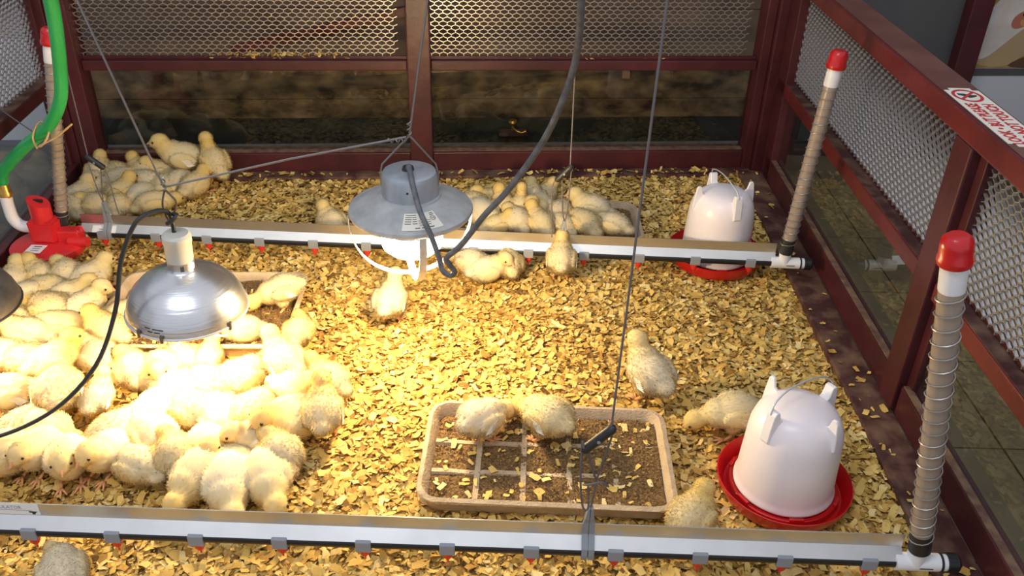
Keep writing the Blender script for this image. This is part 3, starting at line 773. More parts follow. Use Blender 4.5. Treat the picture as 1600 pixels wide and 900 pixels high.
# ------------------------------------------------------------------ suspension cords of the rails
def hang(label, p, dx, ytop, strands, adj, rz, top, loop_r=True):
    """p = rail point under the clip; other points are offsets from it"""
    e = empty('rail_suspension', p, rz); tag(e, label, 'cord', 'suspension cords of the drinker rails')
    tube('cord', [adj[1], top], .0017, 'cord', e, 6)
    for s in strands: tube('cord_strand', s, .0017, 'cord', e, 6, 4 if len(s) > 2 else 0)
    a, b = Vector(adj[0]), Vector(adj[1]); d = (b - a).normalized()
    bm = tube_bm([a - d * .008, a - d * .004, a + d * .004, b - d * .004, b + d * .004, b + d * .008], [.004, .0075, .0075, .0075, .0075, .004], 10)
    ad = auto_smooth(from_bm('cord_adjuster', bm, 'black_rubber', e), 50)
    m = (a + b) / 2
    from_bm('adjuster_hole', tube_bm([m + Vector((0, -.0082, 0)), m + Vector((0, -.006, 0))], .0028, 8), 'clip_grey', ad)
    # plastic clip hugging the rail
    pf = [(-.013, -.010), (-.0135, .0), (-.0115, .012), (.0065, .030), (.0070, .056), (.004, .066), (.004, .088), (.010, .092), (.016, .088), (.016, .066), (.0145, .052), (.0145, .02), (.002, .006), (.010, -.006), (.010, -.011)]
    for sx in (-1, 1):
        bm = bmesh.new()
        def wd(z): return .0105 if z < .05 else .0105 - .0065 * min(1, (z - .05) / .03)
        A = [bm.verts.new((sx * .0006, y, z)) for y, z in pf]; B = [bm.verts.new((sx * wd(z), y, z)) for y, z in pf]
        bm.faces.new(A); bm.faces.new(B[::-1])
        for k in range(len(A)): bm.faces.new((A[k], B[k], B[(k + 1) % len(A)], A[(k + 1) % len(A)]))
        bmesh.ops.recalc_face_normals(bm, faces=bm.faces[:])
        from_bm('hanger_clip', bm, 'hanger_grey', e)
    return e
hang('grey cord with black adjuster carrying the front rail, in front of the foreground tray', (.220, 1.0007, .065), 0, 0,
     [[(.006, .008, .145), (-.004, .0, .180), (-.018, -.01, .235)], [(.004, .008, .145), (.012, .0, .20), (.022, -.012, .275)],
      [(-.010, -.012, .102), (-.016, -.012, .115), (-.022, -.014, .165), (-.025, -.018, .248), (-.022, -.020, .240)],
      [(-.018, -.014, .160), (-.010, -.020, .166), (.010, -.018, .170), (.022, -.012, .156)], [(-.010, -.012, .102), (-.006, -.012, .112), (-.010, -.014, .158)], [(0, .008, .09), (.005, .008, .145)]],
     ((-.018, -.016, .236), (.016, -.016, .274)), math.radians(-5.5), (.034, -.020, 1.25))
hang('grey cord with black adjuster carrying the middle of the rear rail', (.297, 1.9935, .065), 0, 0,
     [[(.0, .008, .09), (-.006, .004, .12), (-.012, .0, .21)], [(0, .008, .09), (.006, .004, .12), (.010, 0, .24)],
      [(-.030, -.012, .052), (-.032, -.010, .10), (-.036, -.008, .185), (-.028, -.006, .212)]],
     ((-.022, -.006, .214), (.006, -.006, .246)), math.radians(-6.7), (-.004, -.008, 1.2))
kn = hang('grey cord with black adjuster carrying the left end of the rear rail', (-.897, 2.1347, .065), 0, 0,
     [[(0, .008, .09), (-.004, .004, .12), (-.010, 0, .205)], [(0, .008, .09), (.006, .004, .12), (.020, 0, .19)],
      [(.036, .006, .055), (.036, 0, .10), (.034, 0, .165), (.030, 0, .186)]],
     ((.026, -.004, .196), (-.004, -.004, .220)), math.radians(-6.7), (-.002, -.004, 1.1))

# ------------------------------------------------------------------ heat lamps
WARM = (1.0, 0.72, 0.34)
def lamp_light(parent, z, watt, angle=150, radius=.03, blend=.7):
    l = bpy.data.lights.new('bulb_light', 'POINT' if angle >= 180 else 'SPOT'); l.energy = watt; l.color = WARM
    l.shadow_soft_size = radius
    if angle < 180: l.spot_size = math.radians(angle); l.spot_blend = blend
    o = bpy.data.objects.new('bulb_light', l); o.location = (0, 0, z); col.objects.link(o); o.parent = parent
    return o
def reflector_lamp(name, loc, label, watt, m='spun_aluminium', tilt=(0, 0, 0), R=.1135):
    e = empty(name, loc); e.rotation_euler = tilt; tag(e, label, 'heat lamp')
    k = R / .122
    prof = [(.122, .0), (.1205, .010), (.1150, .027), (.1045, .045), (.089, .0605), (.069, .0735), (.048, .0825), (.033, .0865), (.0275, .089), (.0262, .096), (.0260, .110)]
    out = [(r * k, z) for r, z in prof]; inn = [(r * k - .0012, z - .0008) for r, z in prof][::-1]
    lathe('reflector', out + inn[:-1] + [(out[0][0] - .0012, 0)], m, e, 72, (0, 0, 0), 60)
    n = 48
    from_bm('rim_bead', tube_bm([(R * math.cos(2 * math.pi * i / n), R * math.sin(2 * math.pi * i / n), 0) for i in range(n + 1)], .0026, 8, caps=False), 'dark_steel' if m != 'spun_aluminium' else 'strap_steel', e).data.shade_smooth()
    lathe('bulb', [(0, .070), (.020, .068), (.030, .050), (.038, .035), (.034, .022), (.018, .014), (0, .012)], 'bulb_glow', e, 24)
    return e
l1 = reflector_lamp('reflector_heat_lamp', (-.509, 1.482, .248), 'shiny spun aluminium reflector heat lamp hanging over the chick crowd', 0, tilt=(math.radians(0), math.radians(2), 0))
lamp_light(l1, .012, 18, 155)
lathe('socket', [(0, .166), (.012, .166), (.022, .164), (.0265, .159), (.0265, .146), (.0252, .144), (.0252, .114), (.0240, .106), (0, .106)], 'porcelain', l1, 32, (0, 0, 0), 35)
for a in (-70, -20, 40):
    q = math.radians(a); o = box('vent_slot', -.0035, .0035, -.001, .001, .094, .104, 'bulb_glow' if a == -20 else 'dark_steel', l1, 0); o.location = (.0248 * math.cos(q), .0248 * math.sin(q), 0)
    o.rotation_euler = (0, 0, q + math.pi / 2)
for a in (-100, -35, 30, 100, 170, 235):
    q = math.radians(a); box('rim_clip', -.003, .003, -.004, .004, -.006, .010, 'dark_steel', l1, .001).location = (.1140 * math.cos(q), .1140 * math.sin(q), 0)
for a0 in (0, 60, 120):
    P = []
    for i in range(25):
        th = math.pi * i / 24; P.append((.1135 * math.cos(th) * math.cos(math.radians(a0 - 35)), .1135 * math.cos(th) * math.sin(math.radians(a0 - 35)), -.045 * math.sin(th) ** .7))
    tube('guard_wire', P, .0020, 'strap_steel', l1, 6)
for x0, v, L in ((-.0468, .0185, .011), (-.0268, .0185, .021), (-.0418, .0125, .009), (-.0280, .0125, .011)):
    r = .1103 if v > .015 else .1118; yy = -math.sqrt(r * r - x0 * x0)
    o = box('printed_mark', -L / 2, L / 2, -.0006, .0006, -.0009, .0009, 'ink', l1); o.location = (x0, yy, v)
    o.rotation_euler = (0, 0, math.atan2(yy, x0) + math.pi / 2)
c1 = Vector(l1.location)
tube('power_cord', [Vector(q) - c1 for q in ((-.512, 1.482, .408), (-.512, 1.482, .430), (-.515, 1.478, .455), (-.533, 1.465, .465), (-.563, 1.44, .453), (-.593, 1.42, .386), (-.614, 1.40, .290), (-.653, 1.36, .196), (-.727, 1.32, .125), (-.822, 1.28, .094), (-.93, 1.24, .105))], .0042, 'black_rubber', l1, 10, 6)
tube('cord_knot', [Vector(q) - c1 for q in ((-.519, 1.472, .436), (-.506, 1.470, .446), (-.500, 1.476, .452), (-.510, 1.484, .450))], .0040, 'black_rubber', l1, 8, 4)

l2 = empty('galvanised_heat_lamp', (-.071, 1.535, .433)); tag(l2, 'grey galvanised hood heat lamp with strap guard hanging in the centre', 'heat lamp')
lathe('hood', [(.112, -.008), (.1175, -.008), (.1195, -.004), (.118, .002), (.066, .026), (.060, .0275), (.059, .030), (.054, .0305), (.052, .029), (.108, .0), (.111, -.006)], 'galvanised', l2, 72, (0, 0, 0), 35)
lathe('cap', [(.0535, .028), (.0530, .068), (.0500, .075), (.044, .078), (.0, .080)], 'galvanised_cap', l2, 64, (0, 0, 0), 35)
lathe('bulb', [(.024, .02), (.034, -.005), (.050, -.028), (.0575, -.044)], 'bulb_silver', l2, 40)
lathe('bulb_face', [(.0575, -.044), (.0605, -.056), (.0610, -.070), (.0585, -.080), (.047, -.091), (.026, -.098), (0, -.100)], 'bulb_glow', l2, 40)
lamp_light(l2, -.118, 16, 180, .03)
for a0, w_ in ((12, .014), (102, .014)):
    P = []; ca, sa = math.cos(math.radians(a0)), math.sin(math.radians(a0))
    for i in range(33):
        th = math.pi * i / 32; P.append((.121 * math.cos(th) * ca, .121 * math.cos(th) * sa, -.006 - .138 * math.sin(th) ** .85))
    from_bm('guard_strap', strap_bm(P, w_, .0016, (-sa, ca, 0)), 'strap_steel', l2)
k0 = Vector((.003, 0, .147))
for s in (-1, 1):
    tube('bail_wire', [(.053 * s, 0, .046), (.0545 * s, 0, .070), (.050 * s, 0, .090), k0], .0017, 'steel_wire', l2, 6)
box('screw_hole', -.002, .002, -.0006, .0006, .052, .056, 'black_rubber', l2).location = (-.003, -.0530, 0)
c2 = Vector(l2.location)
lathe('cable_gland', [(0, .088), (.010, .086), (.012, .078), (0, .078)], 'black_rubber', l2, 16, (-.002, -.002, 0))
tube('power_cable', [Vector(q) - c2 for q in ((-.073, 1.533, .510), (-.070, 1.512, .527), (-.063, 1.470, .512), (-.050, 1.425, .480), (-.030, 1.400, .440), (-.017, 1.390, .400), (-.012, 1.385, .380), (.002, 1.378, .372), (.010, 1.375, .382), (.0, 1.372, .400), (-.004, 1.370, .414), (.022, 1.360, .445), (.060, 1.345, .508), (.100, 1.320, .570), (.145, 1.285, .660), (.168, 1.250, .735), (.182, 1.210, .820), (.176, 1.15, .915), (.160, 1.10, 1.02))], .0053, 'cable_grey', l2, 12, 6)
# maker's sticker on the hood
sk = empty('spec_sticker', (0, 0, 0), math.radians(14), l2)
def on_hood(a, r): return Vector((r * math.cos(a), r * math.sin(a), .026 - (r - .066) * .4615 + .0008))
bm = bmesh.new(); gr = []
for i in range(9):
    a = math.radians(-90 - 21 + 42 * i / 8); gr.append((bm.verts.new(on_hood(a, .074)), bm.verts.new(on_hood(a, .110))))
for A, B in zip(gr[:-1], gr[1:]): bm.faces.new((A[0], A[1], B[1], B[0]))
bmesh.ops.recalc_face_normals(bm, faces=bm.faces[:]); from_bm('sticker_paper', bm, 'paper', sk)
def hood_bar(a0, a1, r, m='ink', t=.0013):
    bm = bmesh.new(); g_ = []
    n = 5
    for i in range(n):
        a = math.radians(-90 + a0 + (a1 - a0) * i / (n - 1)); g_.append((bm.verts.new(on_hood(a, r) + Vector((0, 0, .0003))), bm.verts.new(on_hood(a, r + t) + Vector((0, 0, .0003)))))
    for A, B in zip(g_[:-1], g_[1:]): bm.faces.new((A[0], A[1], B[1], B[0]))
    return from_bm('printed_line', bm, m, sk)
for r in (.077, .0815, .086, .0905, .095): hood_bar(-19, -13 + (r * 7000 % 4), r); hood_bar(-10, -5, r)
for r in (.090, .0945, .099): hood_bar(-3, 11 - (r * 9000 % 5), r, t=.0009)
for r in (.1045,): hood_bar(-8, -3, r, t=.0018); hood_bar(-1, 12, r, t=.0018)
for r in (.077, .0805): hood_bar(13, 19, r)
q = on_hood(math.radians(-90 + 15), .0885)
from_bm('mark_ring', tube_bm([q + Vector((.0050 * math.cos(a * .4), .0045 * math.sin(a * .4), .0005 + .0020 * math.sin(a * .4))) for a in range(17)], .0004, 5), 'ink', sk)
text_mesh('mark_letters', 'UL', .0062, 'ink', sk, Matrix.Translation(q + Vector((-.0036, -.0020, .0004))) @ Matrix.Rotation(math.radians(24), 4, 'X'), .0001)

l3 = reflector_lamp('reflector_heat_lamp', (-.944, 1.49, .252), 'dark dull reflector heat lamp cut off by the left picture edge', 0, m='dark_galvanised')
lamp_light(l3, .012, 13, 155)
lathe('socket', [(0, .166), (.022, .164), (.0265, .159), (.0252, .114), (.0240, .106), (0, .106)], 'porcelain', l3, 32, (0, 0, 0), 35)
tube('power_cord', [(0, 0, .164), (0, 0, .21), (-.01, 0, .30), (-.02, 0, .9)], .0042, 'black_rubber', l3, 8, 5)

# ------------------------------------------------------------------ hanging wires
hw = empty('hanging_wire', (-.508, 1.482, .505)); tag(hw, 'twisted steel wire holding up the aluminium reflector lamp at left', 'wire', 'wires holding the lamps')
b0 = Vector(hw.location)
tube('wire', [Vector(q) - b0 for q in ((-.508, 1.482, .505), (-.5835, 1.482, .834), (-.645, 1.482, 1.10))], .0020, 'steel_wire', hw, 6)
tube('wire_twist', [Vector((.004 * math.cos(k * .9), .004 * math.sin(k * .9), -.012 + .0016 * k)) for k in range(22)], .0016, 'steel_wire', hw, 5)
tube('wire_loop', [Vector(q) - b0 for q in ((-.508, 1.482, .500), (-.516, 1.480, .470), (-.512, 1.481, .440), (-.500, 1.482, .452), (-.492, 1.482, .475), (-.500, 1.482, .490), (-.507, 1.482, .500))], .0018, 'dark_steel', hw, 6, 5)
h2 = empty('hanging_wire', (-.068, 1.535, .580)); tag(h2, 'steel wire holding up the galvanised lamp in front of the red post', 'wire', 'wires holding the lamps')
b2 = Vector(h2.location)
tube('wire', [(0, 0, 0), (.040, 0, .244), (.085, 0, .52)], .0019, 'steel_wire', h2, 6)
tube('wire_twist', [Vector((.0035 * math.cos(k * .9), .0035 * math.sin(k * .9), -.006 + .0016 * k)) for k in range(22)], .0015, 'steel_wire', h2, 5)
h3 = empty('guy_wire', (-.508, 1.482, .505)); tag(h3, 'taut steel wire stretched between the two hanging heat lamps', 'wire')
tube('wire', [(0, 0, 0), (.22, .028, .040), (.434, .052, .072)], .0021, 'steel_wire', h3, 6)
tube('wire_twist', [Vector((.400 + .0016 * k, .049 + .0035 * math.cos(k * .9), .067 + .0035 * math.sin(k * .9))) for k in range(22)], .0014, 'steel_wire', h3, 5)

# ------------------------------------------------------------------ chicks
def ell(c, r, ry=0.0, rz=0.0): return (Vector(c), Vector(r), ry, rz)
def chick_shape(po):
    """ellipsoids (centre, radii, pitch, yaw); head centre, head direction; feet or None"""
    if po in 'TU':
        up = 12 if po == 'T' else 34
        b = [ell((-.006, 0, .072), (.050, .037, .037), -up), ell((.022, 0, .084), (.032, .031, .032), -up), ell((-.048, 0, .070 if po == 'T' else .050), (.020, .020, .016), -25),
             ell((.040, 0, .099), (.022, .021, .024), -40)]
        hc = Vector((.050, 0, .117)) if po == 'T' else Vector((.036, 0, .132))
        if po == 'U': b[3] = ell((.031, 0, .110), (.021, .021, .026), -60)
        b += [ell((-.008, s * .034, .074), (.034, .009, .021), -up, s * 4) for s in (-1, 1)]
        b += [ell((-.004, s * .018, .046), (.017, .014, .020), 0) for s in (-1, 1)]
        return b, hc, (1, 0, -.15), .0
    if po == 'P':
        b = [ell((-.010, 0, .068), (.050, .038, .036), 10), ell((.024, 0, .062), (.032, .030, .030), 20), ell((-.052, 0, .076), (.020, .018, .014), -10), ell((.048, 0, .054), (.022, .018, .018), 35)]
        b += [ell((-.010, s * .034, .072), (.034, .009, .020), 8, s * 4) for s in (-1, 1)] + [ell((-.004, s * .018, .042), (.016, .014, .020), 0) for s in (-1, 1)]
        return b, Vector((.070, 0, .042)), (.72, 0, -.7), 0
    if po == 'L':
        b = [ell((-.010, 0, .036), (.056, .037, .037), 3), ell((.022, 0, .034), (.034, .032, .032), 5), ell((-.062, 0, .034), (.020, .020, .013), -8), ell((.044, .004, .032), (.022, .021, .022), 5)]
        b += [ell((-.012, s * .032, .040), (.038, .010, .021), 4, s * 5) for s in (-1, 1)]
        return b, Vector((.064, .006, .030)), (.93, .18, -.32), 0
    if po == 'B':
        b = [ell((-.006, 0, .042), (.049, .039, .041), -6), ell((.018, 0, .046), (.034, .033, .034), -10), ell((-.052, 0, .036), (.018, .018, .014), -10), ell((.034, .006, .060), (.020, .020, .020), 0)]
        b += [ell((-.006, s * .035, .043), (.034, .010, .023), -6, s * 4) for s in (-1, 1)]
        return b, Vector((.044, .010, .062)), (.8, .35, -.5), 0
    if po == 'R':
        b = [ell((-.008, 0, .040), (.050, .037, .039), -6), ell((.022, 0, .048), (.032, .033, .032), -15), ell((-.054, 0, .036), (.018, .019, .014), -10), ell((.036, -.008, .066), (.019, .019, .020), -20)]
        b += [ell((-.008, s * .033, .042), (.034, .010, .023), -6, s * 4) for s in (-1, 1)]
        return b, Vector((.046, -.014, .078)), (.55, -.75, -.35), 0
    b = [ell((-.008, 0, .040), (.051, .037, .039), -8), ell((.022, 0, .050), (.032, .032, .032), -18), ell((-.056, 0, .036), (.019, .019, .014), -12), ell((.034, 0, .063), (.022, .022, .022), -35)]
    b += [ell((-.008, s * .033, .043), (.035, .010, .023), -8, s * 4) for s in (-1, 1)]
    return b, Vector((.046, 0, .076)), (.95, 0, -.3), 0
def chick_proto(po, seed):
    b, hc, hd, _ = chick_shape(po); hd = Vector(hd).normalized()
    bm = bmesh.new()
    def add(c, r, M):
        v = bmesh.ops.create_icosphere(bm, subdivisions=3, radius=1.0)['verts']
        bmesh.ops.transform(bm, matrix=Matrix.Translation(c) @ M @ Matrix.Diagonal((*r, 1)), verts=v)
    for c, r, ry, rz in b: add(c, r, Matrix.Rotation(math.radians(rz), 4, 'Z') @ Matrix.Rotation(math.radians(ry), 4, 'Y'))
    HM = hd.to_track_quat('X', 'Z').to_matrix().to_4x4()
    add(hc, Vector((.0235, .0205, .0205)), HM); add(hc + hd * .010 + Vector((0, 0, -.003)), Vector((.0165, .0145, .0130)), HM)
    me = bpy.data.meshes.new('t'); bm.to_mesh(me); bm.free()
    o = bpy.data.objects.new('t', me); col.objects.link(o)
    m = o.modifiers.new('r', 'REMESH'); m.mode = 'VOXEL'; m.voxel_size = .0030
    m = o.modifiers.new('s', 'SMOOTH'); m.factor = .5; m.iterations = 9
    dg = bpy.context.evaluated_depsgraph_get()
    body = bpy.data.meshes.new_from_object(o.evaluated_get(dg)); bpy.data.objects.remove(o)
    nv = len(body.vertices); co = np.zeros(nv * 3); body.vertices.foreach_get('co', co); co = co.reshape(-1, 3)
    no = np.zeros(nv * 3); body.vertex_normals.foreach_get('vector', no); no = no.reshape(-1, 3)
    faces = [tuple(p.vertices) for p in body.polygons]
    tint = np.clip(1.15 - np.linalg.norm(co - np.array(hc), axis=1) / .050, 0, 1) * .75 + .22
    tint += .25 * np.exp(-((co[:, 0] + .01) / .03) ** 2) * (np.abs(co[:, 1]) > .03)
    g = np.random.default_rng(seed)
    # short down: tapering wisps standing off the skin
    ns = 9500; idx = g.integers(0, nv, ns)
    keep = co[idx, 2] > .004; idx = idx[keep]; ns = len(idx)
    base = co[idx] + g.normal(0, .0008, (ns, 3)); nn = no[idx]
    flow = np.array([-1.0, 0, -.35]); d = nn * .62 + flow * .70 + g.normal(0, .25, (ns, 3)); d /= np.linalg.norm(d, axis=1, keepdims=True)
    near = np.linalg.norm(co[idx] - np.array(hc), axis=1) < .026
    ln = (.0036 + .0042 * g.random(ns)) * np.where(near, .55, 1.0)
    side = np.cross(d, nn + g.normal(0, .3, (ns, 3))); side /= np.linalg.norm(side, axis=1, keepdims=True) + 1e-9
    wv = side * (.0005 + .0005 * g.random(ns))[:, None]
    tri = np.stack([base - wv, base + wv, base + d * ln[:, None]], 1).reshape(-1, 3)
    V = np.concatenate([co, tri]); F = faces + [(nv + 3 * k, nv + 3 * k + 1, nv + 3 * k + 2) for k in range(ns)]
    NN = np.concatenate([no, np.repeat(nn, 3, axis=0)])
    TT = np.concatenate([tint, np.repeat(tint[idx] + g.normal(0, .05, ns), 3)])
    me = bpy.data.meshes.new('chick_body'); me.from_pydata(V.tolist(), [], F); me.shade_smooth()
    me.normals_split_custom_set_from_vertices(NN.tolist())
    at = me.attributes.new('tint', 'FLOAT', 'POINT'); at.data.foreach_set('value', TT.astype(np.float32))
    me.materials.append(MATS['down'])
    parts = []
    # beak: upper and lower wedge
    bk = bmesh.new(); X = HM.to_3x3()
    def P(x, y, z): return bk.verts.new(hc + X @ Vector((x, y, z)))
    for z0, z1, tip in ((.0055, .0, -.0025), (.0, -.0035, -.0032)):
        A = [P(.0215, -.0048, z1), P(.0215, .0048, z1), P(.0235, .0028, z0), P(.0235, -.0028, z0)]; T = P(.0355 if z0 > 0 else .0325, 0, tip)
        bk.faces.new(A)
        for k in range(4): bk.faces.new((A[k], A[(k + 1) % 4], T))
    bmesh.ops.recalc_face_normals(bk, faces=bk.faces[:])
    m_ = bpy.data.meshes.new('beak'); bk.to_mesh(m_); bk.free(); m_.materials.append(MATS['beak']); parts.append(('beak', m_))
    for s in (-1, 1):
        eb = bmesh.new(); v = bmesh.ops.create_icosphere(eb, subdivisions=2, radius=.0030)['verts']
        bmesh.ops.translate(eb, verts=v, vec=hc + X @ Vector((.0125, s * .0172, .0045)))
        m_ = bpy.data.meshes.new('eye'); eb.to_mesh(m_); eb.free(); m_.materials.append(MATS['eye']); m_.shade_smooth(); parts.append(('eye', m_))
    if po in 'TUP' or po == 'S':
        for s in (-1, 1):
            if po == 'S':
                fx, fy = .040, s * .018; lb = tube_bm([(.020, fy, .010), (.036, fy, .005)], [.0035, .0032], 6)
            else:
                fx, fy = .010, s * .020
                lb = tube_bm([(-.002, s * .018, .040), (-.012, s * .019, .026), (.004, fy, .008), (.008, fy, .004)], [.0048, .0040, .0034, .0036], 7)
            for a, L in ((0, .026), (32, .022), (-32, .022), (180, .012)):
                c_, s_ = math.cos(math.radians(a)), math.sin(math.radians(a))
                tube_bm([(fx, fy, .004), (fx + c_ * L * .5, fy + s_ * L * .5, .0048), (fx + c_ * L, fy + s_ * L, .0016)], [.0030, .0026, .0012], 6, lb)
            m_ = bpy.data.meshes.new('leg'); lb.to_mesh(m_); lb.free(); m_.materials.append(MATS['leg_skin']); m_.shade_smooth(); parts.append(('leg', m_))
    if po in 'TP':
        for s in (-1, 1):
            fb = bmesh.new()
            for k in range(5):
                z0 = .081 - .0035 * k; x0 = .002 - .003 * k
                A = [(x0, s * .0410, z0), (x0 - .012, s * .0440, z0 + .001), (x0 - .030, s * .0425, z0 - .003), (x0 - .012, s * .0438, z0 - .006)]
                vs_ = [fb.verts.new(p) for p in A]; fb.faces.new(vs_)
                vt = [fb.verts.new((p[0], p[1] - s * .0012, p[2])) for p in A]; fb.faces.new(vt[::-1])
                for q in range(4): fb.faces.new((vs_[q], vt[q], vt[(q + 1) % 4], vs_[(q + 1) % 4]))
            bmesh.ops.recalc_face_normals(fb, faces=fb.faces[:])
            m_ = bpy.data.meshes.new('wing_feathers'); fb.to_mesh(m_); fb.free(); m_.materials.append(MATS['feather_white']); parts.append(('wing_feathers', m_))
    return me, parts
PROTO = {}
for i, po_ in enumerate('TUPLBRS'): PROTO[po_] = chick_proto(po_, 100 + i)
